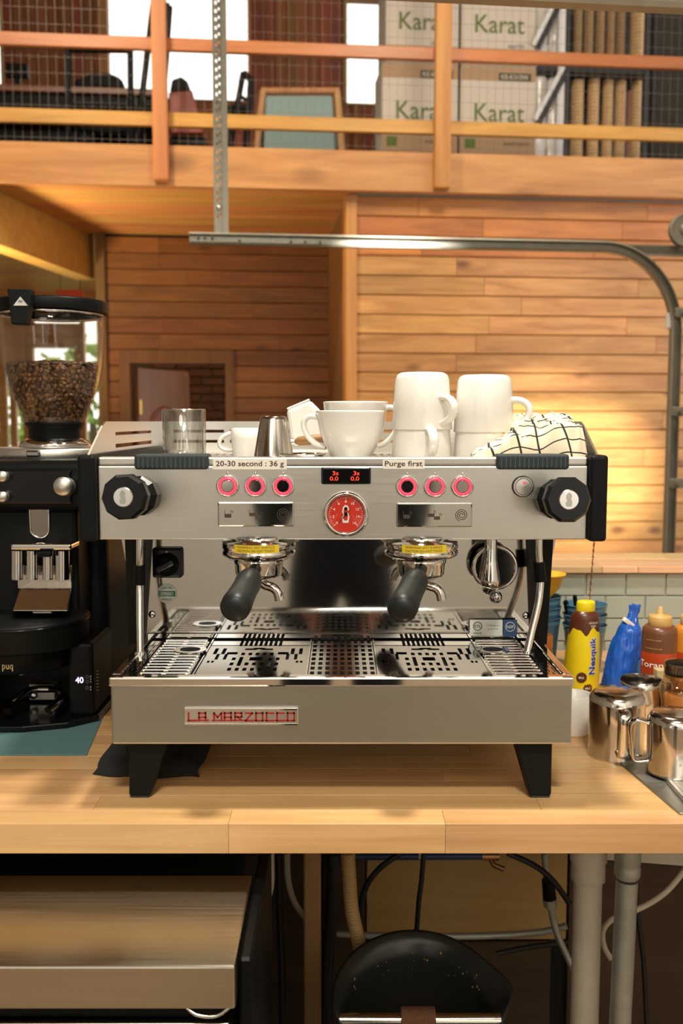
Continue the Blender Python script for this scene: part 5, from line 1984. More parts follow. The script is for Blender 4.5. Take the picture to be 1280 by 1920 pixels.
# cables to the wall
for k, pts in enumerate((((196, 1190, 1.86), (225, 1166, 1.90), (250, 1142, 1.95)), ((196, 1206, 1.87), (222, 1176, 1.90), (252, 1160, 1.95)), ((200, 1222, 1.86), (228, 1205, 1.90), (256, 1180, 1.96)))):
    pp_ = [P(*p) for p in pts]
    pp_ = [pp_[0] + Vector((-.03, -.02, -.01))] + pp_ + [pp_[-1] + Vector((.06, .03, .01))]
    part('power_cable', MB().tube(smoothpath(pp_, 6), (.0042, .0055, .0042)[k], 8), 'cable_black', gr)

# ================================================================ AUTOMATIC TAMPER
TX, TY = P(44, 1160, 1.53).x, 1.535
tp = thing('automatic_tamper', 'black automatic tamper with a round top in front of the grinder', 'tamper', (TX, TY, ZC + .002))
zq = lambda py, Y: P(44, py, Y).z
zd1, zd0 = zq(1158, 1.50), zq(1228, 1.44)
r = .104
part('round_top', MB().lathe([(0, zd1 + .003), (.085, zd1 + .003), (r - .004, zd1), (r, zd1 - .003), (r + .0005, zd1 - .006), (r - .001, zd1 - .009), (r - .001, zd0 + .004), (r - .004, zd0), (.06, zd0 - .004), (0, zd0 - .004)], (TX, TY - .005, 0), 64), 'black_soft', tp, label='round black housing')
part('rim_line', MB().lathe([(r + .0012, zd1 - .0055), (r + .0012, zd1 - .0075), (r - .001, zd1 - .0075), (r - .001, zd1 - .0055)], (TX, TY - .005, 0), 64, close=True), 'black_gloss', tp)
zr0 = zq(1264, 1.46)
part('logo_ring', MB().lathe([(.080, zd0 - .003), (.080, zr0 + .003), (.076, zr0), (0, zr0)], (TX, TY - .005, 0), 56), 'black', tp)
part('lettering', text('puq', .0165, on_cyl((TX, TY - .005), .0806, zq(1251, 1.455)), .0105), 'card_label', tp, label='pale logo lettering')
xa_, xb_ = P(128, 1280, 1.50).x, P(203, 1280, 1.50).x
part('column', MB().rbox(xa_, TX + .118, 1.50, 1.628, ZC + .012, zd0 + .004, .006, 2), 'black', tp)
part('column', MB().rbox(TX - .118, TX - .070, 1.50, 1.628, ZC + .012, zd0 + .004, .006, 2), 'black', tp)
part('back_plate', MB().rbox(TX - .07, xa_, 1.59, 1.628, ZC + .012, zd0 + .002, .003, 1), 'black', tp)
part('tamping_piston', MB().lathe([(.029, zr0), (.029, zr0 - .012), (.027, zr0 - .014), (0, zr0 - .014)], (TX, TY - .005, 0), 36), 'steel_pitcher', tp, label='steel tamping piston')
dp = P(149, 1275, 1.4995)
part('digits', text('40', .0128, flat(dp.x, 1.4990, dp.z), .0098), 'led_violet', tp, label='glowing digits 40')
ic = MB()
for px, py in ((163, 1269), (163, 1278), (163, 1290)):
    p = P(px, py, 1.4992)
    ic.tube([(p.x + .0024 * math.cos(2 * PI * k / 8), 1.4992, p.z + .0024 * math.sin(2 * PI * k / 8)) for k in range(8)], .0003, 4, closed=True)
for py in (1268, 1273, 1278, 1288, 1293):
    p = P(170, py, 1.4992)
    ic.box(p.x - .001, p.x + .001, 1.4988, 1.4994, p.z - .0012, p.z + .0012)
for k in range(7):
    p = P(183, 1258 + k * 6, 1.4992)
    ic.box(p.x - .0015, p.x + .0015, 1.4988, 1.4994, p.z - .0003, p.z + .0003)
part('touch_icons', ic, 'grey_print', tp)
bp_ = [(TX - .125, 1.62), (TX - .125, 1.47), (TX - .075, 1.447), (TX + .02, 1.447), (TX + .085, 1.468), (TX + .125, 1.505), (TX + .125, 1.62)]
part('base_plate', MB().prism(bp_, ZC + .0022, ZC + .012, lambda a, b, d: (a, b, d), .002, 2), 'black_gloss', tp, label='glossy black base')
zf = ZC + .045
pr1 = smoothpath([P(66, 1292, 1.56), P(50, 1296, 1.53), P(32, 1310, 1.50), P(12, 1333, 1.47)], 6)
pr2 = smoothpath([P(96, 1292, 1.56), P(114, 1294, 1.54), P(120, 1303, 1.52), P(108, 1318, 1.49), P(90, 1333, 1.47)], 6)
part('fork_arm', MB().tube(pr1, .0060, 10, sq=(1, 1.3)), 'steel_pitcher', tp, label='steel portafilter fork')
part('fork_arm', MB().tube(pr2, .0060, 10, sq=(1, 1.3)), 'steel_pitcher', tp)
part('fork_arm', MB().tube([pr1[0], pr2[0]], .0060, 10, sq=(1, 1.3)), 'steel_pitcher', tp)
p0, p1 = P(48, 1332, 1.56), P(100, 1296, 1.56)
part('stop_plate', MB().rbox(p0.x, p1.x, 1.575, 1.592, ZC + .014, p1.z + .01, .003, 1), 'steel_box', tp)
pp_ = P(62, 1305, 1.565)
part('stop_pin', MB().lathe([(.006, 0), (.006, .012), (.004, .014), (0, .014)], (pp_.x, 1.578, pp_.z), 16, (0, -1, 0)), 'chrome', tp)
# teal mat
single('rubber_mat', MB().prism([(-1.1, 1.349), (-.368, 1.349), (-.398, 1.606), (-.40, 1.93), (-1.1, 1.93)], ZC, ZC + .002, lambda a, b, d: (a, b, d), .0008, 1), 'teal_mat', 'teal rubber mat under the grinder and tamper', 'mat')
# charcoal cloth below the machine
def cloth_lump(x0, x1, y0, y1, hgt, seed):
    m = MB()
    nu, nv = 40, 24
    vs, fs = [], []
    for j in range(nv + 1):
        for i in range(nu + 1):
            tu, tv = i / nu, j / nv
            e = (min(1, tu / .12) * min(1, (1 - tu) / .12) * min(1, tv / .18) * min(1, (1 - tv) / .18)) ** .45
            x = x0 + (x1 - x0) * tu
            y = y0 + (y1 - y0) * tv
            n1 = noise.noise(Vector((x * 25 + seed, y * 25, 0)))
            vs.append((x + n1 * .006, y + n1 * .01 * (1 - tv) + .05 * max(0, .25 - tu) * (1 - tv), ZC + .0006 + hgt * e * (.75 + .35 * n1)))
    w2 = nu + 1
    for j in range(nv):
        for i in range(nu):
            fs.append((j * w2 + i, j * w2 + i + 1, (j + 1) * w2 + i + 1, (j + 1) * w2 + i))
    n = len(vs)
    vs += [(a, b, ZC + .0004) for a, b, _ in vs]
    rim_ = [i for i in range(w2)] + [j * w2 + nu for j in range(1, nv + 1)] + [nv * w2 + i for i in range(nu - 1, -1, -1)] + [j * w2 for j in range(nv - 1, 0, -1)]
    for a, b in zip(rim_, rim_[1:] + rim_[:1]):
        fs.append((b, a, a + n, b + n))
    fs.append(tuple(n + i for i in reversed(rim_)))
    return m.add(vs, fs, True)
single('bar_cloth', cloth_lump(-.342, -.195, 1.262, 1.42, .026, 2), 'charcoal_cloth', 'folded charcoal bar cloth lying under the left of the machine', 'cloth')

# ================================================================ RIGHT SIDE OF THE COUNTER
def pitcher(lab, cx, cy, z, r, h, rotz, inverted, lid=False):
    t = thing('milk_pitcher', lab, 'pitcher', (cx, cy, z), 'steel milk pitchers')
    M_ = Matrix.Translation((cx, cy, z)) @ Matrix.Rotation(rotz, 4, 'Z')
    if inverted:
        pr = [(r * 1.0, 0), (r * 1.01, .001), (r * 1.0, .003), (r * .97, h * .2), (r * .985, h * .5), (r * 1.0, h * .82), (r * .985, h * .88), (r * .90, h * .945), (r * .80, h * .985), (r * .70, h), (0, h * 1.0)]
        inner = [(0, h - .002), (r * .78, h - .004), (r * .95, h * .85), (r * .95, .001), (r, 0)]
        hz0, hz1 = h * .80, h * .16
    else:
        pr = [(0, 0), (r * .9, 0), (r * .98, h * .03), (r, h * .1), (r * .98, h * .5), (r * .90, h * .8), (r * .96, h), (r * .94, h)]
        inner = [(r * .94, h), (r * .88, h * .8), (r * .96, h * .5), (r * .96, h * .08), (0, h * .04)]
        hz0, hz1 = h * .85, h * .2
    m = MB().lathe(pr, (0, 0, 0), 48).lathe(inner, (0, 0, 0), 48)
    # pull one side of the rim out into a pouring lip
    zl = 0 if inverted else h
    def f(p):
        k = max(0, 1 - abs(p.z - zl) / (h * .35))
        a = math.atan2(p.y, p.x)
        s = max(0, math.cos(a - PI)) ** 12
        return Vector((p.x * (1 + .22 * k * s), p.y * (1 + .05 * k * s), p.z))
    m.warp(f)
    part('pitcher_body', m, 'steel_pitcher', t, M_)
    o_ = r * .62
    pts = [(r * .93, 0, hz0), (r + o_ * .6, 0, hz0 + (.004 if inverted else .002)), (r + o_, 0, hz0 - h * .06 if hz0 > hz1 else hz0 + h * .06), (r + o_ * .92, 0, (hz0 + hz1) / 2), (r + o_ * .80, 0, hz1 + h * .05), (r + o_ * .5, 0, hz1), (r * .95, 0, hz1 + h * .02)]
    part('pitcher_handle', MB().tube(smoothpath(pts, 5), .0038, 10, sq=(.7, 2.3)), 'steel_pitcher', t, M_, label='flat steel strap handle')
    return t
p = H(1168, 1432, ZC)
zt1 = P(1168, 1293, p.y + .04).z
pitcher('steel pitcher turned upside down with its handle to the front, beside the white cup', p.x, p.y + .038, ZC, .0400, zt1 - ZC + .0, math.radians(-96), True)
tray_t = ZC + .007
p = H(1283, 1478, ZC)
zt2 = P(1283, 1340, p.y + .03).z
pitcher('steel pitcher turned upside down on the rinser tray at the right edge', p.x, p.y + .045, tray_t, .036, zt2 - tray_t, math.radians(172), True)
p = P(1191, 1275, 1.56)
pitcher('upright open steel pitcher behind the others, in front of the blue bag', p.x, 1.53, ZC, .0335, P(1191, 1272, 1.53).z - ZC, math.radians(20), False)
# rinser tray
pa = [H(1172, 1440, ZC), H(1272, 1527, ZC)]
xa, ya, xb, yb_ = pa[0].x, pa[0].y, pa[1].x, pa[1].y
po = [(xb, yb_ - .002), (.80, yb_ - .02), (.80, 1.335), (xa - .005, 1.335), (xa - .002, ya)]
rt = thing('rinser_tray', 'perforated steel rinser tray let into the right of the counter', 'tray', (.6, 1.23, ZC))
part('tray_plate', MB().prism(po, ZC + .0002, ZC + .003, lambda a, b, d: (a, b, d), .001, 1), 'steel_box', rt)
m = MB()
hs = []
for i in range(12):
    for j in range(5):
        a = .455 + i * .027
        b = 1.165 + j * .03
        hs.append((a, a + .014, b, b + .007))
m.holeplate(.44, .78, 1.15, 1.325, ZC + .0045, ZC + .0065, hs)
part('tray_grate', m, 'steel', rt)
m = MB()
for a, b in ((.432, .788),):
    m.rbox(a, b, 1.142, 1.149, ZC + .0031, ZC + .008, .001, 1).rbox(a, b, 1.326, 1.333, ZC + .0031, ZC + .008, .001, 1)
    m.rbox(a, a + .007, 1.1495, 1.3255, ZC + .0031, ZC + .008, .001, 1)
part('tray_rim', m, 'alu', rt)
# white ceramic cup behind the machine corner
p = H(1083, 1387, ZC)
cy = p.y + .03
rim_z = P(1083, 1300, cy).z
t = thing('ceramic_cup', 'plain white handleless cup between the machine and the steel pitcher', 'cup', (p.x, cy, ZC))
h = rim_z - ZC
r = .0275
part('cup_body', MB().lathe([(.015, 0), (.022, 0), (.0245, .004), (r - .001, h * .5), (r + .001, h - .001), (r, h), (r - .0016, h - .001), (r - .004, h * .5), (.018, .008), (0, .006)], (p.x, cy, ZC), 40), 'ceramic', t)
part('drink', MB().lathe([(r - .003, h * .72), (0, h * .72)], (p.x, cy, ZC), 32), 'card_label', t)
# chocolate syrup bottle
YN = 1.69
p = P(1090, 1305, YN)
nx = P(1088, 1240, YN).x
zs = lambda py: P(1090, py, YN).z
ns = thing('syrup_bottle', 'yellow chocolate syrup bottle with a yellow cap', 'bottle', (nx, YN, ZC))
sq_ = lambda pt: Vector((nx + (pt.x - nx) * 1.0 + (pt.z - ZC) * .045, YN + (pt.y - YN) * .78, pt.z))
zbn = ZC
pr = [(0, zbn), (.030, zbn), (.0325, zbn + .004), (.0322, zs(1270)), (.0300, zs(1220)), (.0270, zs(1180)), (.0258, zs(1160)), (.0240, zs(1152)), (.0185, zs(1146)), (.0140, zs(1143)), (.0135, zs(1140)), (0, zs(1140))]
part('bottle_body', MB().lathe(pr, (nx, YN, 0), 44).warp(sq_), 'nes_brown', ns, label='brown bottle')
m = MB()
n = 48
vs, fs = [], []
lv = [(.0328, zbn + .003), (.0329, zbn + .006), (.0326, zs(1270)), (.0304, zs(1220))]
for k, (r_, z_) in enumerate(lv + [(None, None)]):
    for i in range(n):
        a = 2 * PI * i / n
        if r_ is None:
            z2 = zs(1180) + .006 * math.sin(a * 5 + .6) + .003 * math.sin(a * 9)
            r2 = .0304 + (.0274 - .0304) * (z2 - zs(1220)) / (zs(1180) - zs(1220))
        else:
            z2, r2 = z_, r_
        vs.append((nx + r2 * math.cos(a), YN + r2 * math.sin(a), z2))
for k in range(len(lv)):
    for i in range(n):
        fs.append((k * n + i, k * n + (i + 1) % n, (k + 1) * n + (i + 1) % n, (k + 1) * n + i))
part('label_sleeve', m.add(vs, fs, True).warp(sq_), 'nes_yellow', ns, label='yellow label sleeve')
part('cap', MB().lathe([(.0160, zs(1149)), (.0168, zs(1147)), (.0165, zs(1130)), (.0155, zs(1127)), (.013, zs(1126)), (0, zs(1126))], (nx, YN, 0), 36).warp(sq_), 'nes_yellow', ns, label='yellow cap')
def nfn(rr, zc, a0, up=True):
    base = on_cyl((nx, YN), rr, zc, a0, .06, up)
    return lambda a, b: sq_(Vector(base(a, b)))
zn = (zs(1190) + zs(1258)) / 2
Ln = zs(1190) - zs(1258)
a0 = -PI / 2 + .44
wt = MB()
for dx_, dy_ in ((-.0011, 0), (.0011, 0), (0, -.0011), (0, .0011), (.0008, .0008), (-.0008, -.0008), (.0008, -.0008), (-.0008, .0008)):
    f0 = nfn(.0321, zn, a0)
    text('Nesquik', Ln, lambda a, b: f0(a + dx_, b + dy_), .0155, wt, .03)
part('lettering_outline', wt, 'white_print', ns)
part('lettering', text('Nesquik', Ln, nfn(.0325, zn, a0), .0155, None, .03), 'nes_blue', ns, label='blue lettering')
part('lettering', text('CHOCOLATE', .018, nfn(.0276, zs(1164), -PI / 2 + .42, False), .0036), 'white_print', ns)
part('lettering', text('SYRUP', .011, nfn(.0277, zs(1170), -PI / 2 + .42, False), .0036), 'white_print', ns)
for px, py, r_ in ((1090, 1271, .0095), (1102, 1291, .0085)):
    c0 = P(px, py, YN - .026)
    a0_ = math.asin(max(-.9, min(.9, (c0.x - nx - (c0.z - ZC) * .045) / .0328)))
    f1 = nfn(.0331, c0.z, -PI / 2 + a0_, False)
    f2 = nfn(.0335, c0.z, -PI / 2 + a0_, False)
    m = MB()
    m.add([f1(0, 0)] + [f1(r_ * math.cos(2 * PI * k / 20), r_ * math.sin(2 * PI * k / 20)) for k in range(20)], [(0, 1 + k, 1 + (k + 1) % 20) for k in range(20)])
    part('brown_seal', m, 'nes_brown', ns)
    part('seal_lettering', text('MILK', .010, f2, .0036), 'white_print', ns)
# nested blue cups
def blue_cup(cx, cy, z, r, h, lab):
    pr = [(0, 0), (r * .70, 0), (r * .72, .002), (r * .92, h * .86), (r * .94, h * .87), (r * .945, h * .90), (r * .935, h * .905), (r * .97, h * .985), (r, h * .985), (r, h), (r * .96, h), (r * .955, h * .98), (r * .68, .004), (0, .003)]
    return single('plastic_cup', MB().lathe(pr, (cx, cy, z), 40), 'cup_blue', lab, 'cup', 'blue plastic cups by the tiled wall')
YC_ = 1.83
cb = P(1095, 1200, YC_)
hB = P(1095, 1131, YC_).z - ZC
for k, lab in enumerate(('bottom', 'middle', 'topmost')):
    blue_cup(cb.x, YC_, ZC + k * .020, .0425, hB - .040, 'blue plastic cup, %s of the stack behind the syrup bottle' % lab)
ca = P(1012, 1200, 1.83)
hA = P(1012, 1116, 1.83).z - ZC
for k, lab in enumerate(('bottom', 'middle', 'topmost')):
    blue_cup(ca.x, 1.83, ZC + k * .020, .0395, hA - .040, 'blue plastic cup, %s of the stack under the yellow funnel' % lab)
fz = ZC + hA
single('yellow_funnel', MB().lathe([(.006, -.030), (.007, -.030), (.0085, -.008), (.030, .016), (.0385, .040), (.041, .041), (.041, .043), (.0375, .0425), (.029, .018), (.007, -.006)], (ca.x + .006, 1.83, fz), 36), 'funnel', 'yellow plastic funnel sitting in the blue cups next to the machine', 'funnel')
# utensils in the cup
for (pt, pb, r_, lab) in (((1077, 1116), (1085, 1200), .0042, 'black utensil handle, taller one in the blue cup stack'), ((1060, 1126), (1072, 1200), .0046, 'black utensil handle, shorter one at the left of the blue cup stack')):
    a, b = P(*pt, YC_ - .012), P(*pb, YC_)
    b.z = ZC + .055
    single('utensil', MB().tube([b, a.lerp(b, .3), a.lerp(b, .05), a], [r_ * .7, r_ * .8, r_, r_ * .8], 10), 'black', lab, 'utensil')
a, b = P(1114, 1010, YC_ + .005), P(1103, 1140, YC_ + .01)
b = a + (b - a) * 1.35
m = MB()
n = 60
vs, fs = [], []
for i in range(n + 1):
    c = a.lerp(b, i / n)
    for k in range(4):
        an = i * .75 + k * PI / 2
        rr_ = .0022 if k % 2 == 0 else .0011
        vs.append(c + Vector((math.cos(an) * rr_, math.sin(an) * rr_, 0)))
for i in range(n):
    for k in range(4):
        fs.append((i * 4 + k, i * 4 + (k + 1) % 4, (i + 1) * 4 + (k + 1) % 4, (i + 1) * 4 + k))
m.add(vs, fs)
m.lathe([(0, -.003), (.003, -.001), (.003, .001), (0, .003)], a, 12)
single('bar_spoon', m, 'copper', 'long twisted bar spoon standing in the blue cup behind the syrup bottle', 'spoon')
# amber bottle with an orange lid, by the machine
c = P(1020, 1240, 1.66)
t = thing('amber_bottle', 'small amber bottle with an orange lid next to the machine corner', 'bottle', (c.x, 1.66, ZC))
zt3 = P(1020, 1187, 1.66).z
part('bottle_body', MB().lathe([(0, 0), (.018, 0), (.0195, .003), (.0195, zt3 - ZC - .050), (.012, zt3 - ZC - .024), (.011, zt3 - ZC - .02), (0, zt3 - ZC - .02)], (c.x, 1.66, ZC), 28), 'spice', t)
part('cap', MB().lathe([(.0135, 0), (.0145, .002), (.0140, .022), (.012, .0245), (0, .025)], (c.x, 1.66, zt3 - .026), 28), 'orange_lid', t)
# blue bag
def bag():
    m = MB()
    Yb = 1.72
    # centre and half width by photo row
    ctr = [(1308, 1164, 36, .030), (1280, 1166, 35, .032), (1250, 1170, 33, .030), (1220, 1174, 29, .027), (1195, 1178, 24, .022), (1178, 1180, 19, .017), (1165, 1182, 13, .010), (1155, 1185, 9, .005), (1145, 1189, 10, .003), (1134, 1190, 11, .002)]
    rows2 = []
    for (p0_, p1_) in zip(ctr, ctr[1:]):
        for k in range(6):
            rows2.append(tuple(a_ + (b_ - a_) * k / 6 for a_, b_ in zip(p0_, p1_)))
    ctr = rows2 + [ctr[-1]]
    n = 72
    vs, fs = [], []
    for j, (py, px, hw, dp_) in enumerate(ctr):
        c_ = P(px, py, Yb)
        k = Yb / F
        z_ = max(c_.z, ZC + .0005) if j else ZC + .0005
        tj = j / len(ctr)
        for i in range(n):
            a = 2 * PI * i / n
            q_ = Vector((math.cos(a) * 2.2, math.sin(a) * 2.2, tj * 4))
            cr = (1 - abs(noise.noise(q_ * 1.7 + Vector((3, 1, tj * 5))))) * .16 + (1 - abs(noise.noise(q_ * 4.5))) * .07
            wr = .86 + cr + .08 * noise.noise(q_)
            ca, sa = math.cos(a), math.sin(a)
            vs.append((c_.x + math.copysign(abs(ca) ** .8, ca) * hw * k * wr, Yb + math.copysign(abs(sa) ** .8, sa) * dp_ * wr, max(z_ + (.006 * noise.noise(Vector((a * 1.5, tj * 9, 3))) if j else 0), ZC + .0005)))
    for j in range(len(ctr) - 1):
        for i in range(n):
            fs.append((j * n + i, j * n + (i + 1) % n, (j + 1) * n + (i + 1) % n, (j + 1) * n + i))
    fs.append(tuple(range(n - 1, -1, -1)))
    fs.append(tuple(range((len(ctr) - 1) * n, len(ctr) * n)))
    return m.add(vs, fs, True)
cbag = P(1166, 1300, 1.72)
t = thing('foil_bag', 'crumpled blue foil bag with a twisted top right of the syrup bottle', 'bag', (cbag.x, 1.72, ZC))
part('bag_body', bag(), 'bag_blue', t)
q_ = P(1176, 1166, 1.72)
m = MB().rbox(-.0105, .0105, -.012, .002, -.004, .004, .001, 1).warp(lambda p: Matrix.Rotation(math.radians(38), 3, 'Y') @ p + q_)
part('white_clip', m, 'paper', t, label='white clip')
q_ = P(1196, 1250, 1.70)
part('white_panel', MB().prism([(P(a, b, 1.7).x, P(a, b, 1.7).z) for a, b in ((1192, 1270), (1199, 1262), (1200, 1236), (1194, 1238), (1191, 1250))], 1.690, 1.696), 'bag_light', t)
# sauce bottles
def sauce(px, Y, ytop, body, lab, cap, word, wx):
    c_ = P(px, 1200, Y)
    z_ = lambda py: P(px, py, Y).z
    t = thing('sauce_bottle', lab, 'bottle', (c_.x, Y, ZC), 'squeeze bottles of sauce')
    r = .0295
    part('bottle_body', MB().lathe([(0, ZC), (r - .002, ZC), (r, ZC + .004), (r, z_(1185)), (r - .001, z_(1178)), (r - .006, z_(1172)), (.019, z_(1171)), (0, z_(1171))], (c_.x, Y, 0), 40), body, t)
    part('label', MB().lathe([(r + .0004, z_(1262)), (r + .0006, z_(1261)), (r + .0006, z_(1220)), (r + .0004, z_(1219))], (c_.x, Y, 0), 40), 'sauce_label', t, label='orange red label')
    part('cap', MB().lathe([(.0195, z_(1172)), (.0200, z_(1171)), (.0195, z_(1156)), (.018, z_(1153)), (.006, z_(1152)), (.0050, z_(1150)), (.0035, z_(1138)), (.0022, z_(1137)), (0, z_(1137))], (c_.x, Y, 0), 32), cap, t, label='pale gold cap with nozzle')
    part('lettering', text(word[0], .050, on_cyl((c_.x, Y), r + .0012, z_(1240), wx), .0105), 'white_print', t)
    part('small_print', text(word[1], .026, on_cyl((c_.x, Y), r + .0008, z_(1195), wx + .1), .003), 'sauce_cap', t)
    part('small_print', text(word[2], .030, on_cyl((c_.x, Y), r + .0008, z_(1210), wx + .1), .0022), 'sauce_cap', t)
    return t
sauce(1236, 1.62, 1137, 'sauce_brown', 'brown sauce squeeze bottle with a red label and gold nozzle cap', 'sauce_cap', ('Torani', 'puremade', 'dark chocolate sauce'), -PI / 2 - .75)
sauce(1296, 1.66, 1137, 'sauce_orange', 'orange caramel squeeze bottle cut by the right edge', 'sauce_cap', ('Torani', 'puremade', 'caramel sauce'), -PI / 2 - .25)
c0, c1 = P(1230, 1310, 1.555), P(1250, 1257, 1.555)
single('card_box', MB().rbox(c0.x, c1.x + .006, 1.555, 1.575, ZC, c1.z, .001, 1), 'card_label', 'small tan card box leaning by the spice jar', 'box')
cj = P(1276, 1300, 1.50)
t = thing('spice_jar', 'clear jar of orange powder with a black lid at the right edge', 'jar', (cj.x, 1.50, ZC))
zj = lambda py: P(1276, py, 1.50).z
part('jar_glass', MB().lathe([(0, ZC), (.026, ZC), (.0285, ZC + .004), (.0285, zj(1280)), (.026, zj(1268)), (.0235, zj(1263)), (.0225, zj(1263)), (.0255, zj(1270)), (.0272, ZC + .1), (.0272, ZC + .006), (0, ZC + .004)], (cj.x, 1.50, 0), 36), 'jar_glass', t)
part('powder', MB().lathe([(0, ZC + .005), (.0265, ZC + .006), (.0265, zj(1302)), (.015, zj(1298)), (0, zj(1297))], (cj.x, 1.50, 0), 32), 'spice', t, label='orange powder')
part('lid', MB().lathe([(.0250, zj(1265)), (.0262, zj(1263)), (.0262, zj(1246)), (.0245, zj(1243)), (0, zj(1242))], (cj.x, 1.50, 0), 32), 'black', t, label='black lid')

# ================================================================ BELOW THE COUNTER
zu = .82
p = H(440, 1812, zu)
YU0, YU1 = p.y, H(465, 1640, zu).y
XU = p.x
fz_ = thing('undercounter_fridge', 'low stainless steel fridge with a flat lid under the counter', 'fridge', (-.5, (YU0 + YU1) / 2, 0))
lz = P(300, 1893, YU0).z
part('lid', MB().rbox(-1.05, XU, YU0, YU1, lz, zu, .0025, 2), 'steel_lid', fz_, label='scratched stainless lid')
part('gasket', MB().rbox(-1.04, XU - .012, YU0 + .018, YU1 - .01, lz - .022, lz - .0005, .006, 2), 'black', fz_)
part('cabinet', MB().rbox(-1.045, XU - .006, YU0 + .008, YU1 - .004, .06, lz - .0225, .003, 1), 'steel_lid', fz_)
part('door_edge', MB().rbox(XU + .002, XU + .016, YU0 + .02, YU1 + .1, .06, zu - .003, .003, 1), 'black', fz_)
part('handle_clip', MB().tube(smoothpath([(XU - .052, YU0 + .006, lz - .001), (XU - .04, YU0 + .002, lz - .007), (XU - .02, YU0 + .002, lz - .008), (XU - .004, YU0 + .004, lz + .002)], 5), .002, 8), 'chrome', fz_)
for xx in (-1.0, XU - .06):
    part('foot', MB().cyl((xx, YU0 + .05, 0), (xx, YU0 + .05, .06), .02, .02, 14), 'black', fz_)
    part('foot', MB().cyl((xx, YU1 - .05, 0), (xx, YU1 - .05, .06), .02, .02, 14), 'black', fz_)
single('dark_panel', MB().rbox(-1.3, -.16, 1.52, 1.54, 0, ZC - TK - .001, .002, 1), 'black_soft', 'dark panel closing the space behind the fridge', 'panel')
# plywood back
YY = 1.86
pw = struct('wall_plywood', MB().box(-1.5, 1.62, YY + .012, YY + .03, 0, ZC - TK - .002), 'dark_void', 'plywood boards behind the pipes under the counter')
xs_ = [-1.5, -.45, P(690, 1700, YY).x - .02, P(1062, 1700, YY).x, 1.62]
xm_ = P(684, 1700, YY).x
for (a, b, z0, z1, mt) in ((xs_[0], xs_[1], .1, .86, 'ply_shaded'), (xs_[1] + .004, xm_, .02, .862, 'ply_shaded'), (xm_ + .003, xs_[3], P(800, 1762, YY).z, .862, 'ply'), (xm_ + .003, xs_[3] - .03, .02, P(800, 1766, YY).z, 'ply_shaded'), (xs_[3] + .004, xs_[4], .02, .862, 'ply_shaded')):
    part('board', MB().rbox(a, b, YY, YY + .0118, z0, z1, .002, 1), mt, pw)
def pipe(name, pts, r, mt, lab, cat, n=14, grp=None, sm=6):
    pp_ = [P(*p) for p in pts]
    return single(name, MB().tube(smoothpath(pp_, sm), r, n), mt, lab, cat, grp)
# white drain pipe
t = thing('drain_pipe', 'thick off-white plastic drain pipe below the counter', 'pipe', (P(1098, 1800, 1.45).x, 1.45, 0))
xq = P(1098, 1800, 1.45).x
zq_ = lambda py: P(1098, py, 1.45).z
part('pipe', MB().lathe([(.0222, 0), (.0222, zq_(1645))], (xq, 1.45, 0), 28), 'pvc', t)
part('coupling', MB().lathe([(.0222, zq_(1652)), (.0262, zq_(1648)), (.0265, zq_(1625)), (.0250, zq_(1620)), (.0285, zq_(1612)), (.0285, ZC - TK - .001)], (xq, 1.45, 0), 28), 'pvc', t)
t = thing('steel_pipe', 'grey galvanized pipe with a coupling right of the drain pipe', 'pipe', (P(1172, 1800, 1.40).x, 1.40, 0))
xq = P(1175, 1650, 1.40).x
xq2 = P(1163, 1900, 1.40).x
zq_ = lambda py: P(1172, py, 1.40).z
part('pipe', MB().tube([(xq2 - .004, 1.40, 0), (xq2, 1.40, zq_(1900)), (xq, 1.40, zq_(1650))], .0165, 20), 'galv', t)
part('coupling', MB().lathe([(.0168, zq_(1645)), (.0195, zq_(1640)), (.0195, zq_(1625)), (.0178, zq_(1622)), (.0195, zq_(1618)), (.0195, ZC - TK - .001)], (xq, 1.40, 0), 20), 'galv', t)
# blue pipe with a brass tee
t = thing('water_line', 'blue water pipe with a brass valve under the counter', 'pipe', (P(790, 1606, 1.70).x, 1.70, P(790, 1612, 1.70).z))
part('pipe', MB().cyl(P(668, 1606, 1.70), P(905, 1605, 1.70), .0065, None, 14), 'blue_pipe', t)
part('valve', MB().cyl(P(903, 1605, 1.70), P(935, 1605, 1.70), .0085, None, 8).tube([P(918, 1606, 1.70), P(925, 1622, 1.69), P(945, 1630, 1.685)], .005, 8), 'copper', t, label='brass valve')
part('hanger', MB().box(P(790, 1600, 1.70).x - .006, P(790, 1600, 1.70).x + .006, 1.69, 1.71, P(790, 1606, 1.70).z, ZC - TK - .001), 'galv', t)
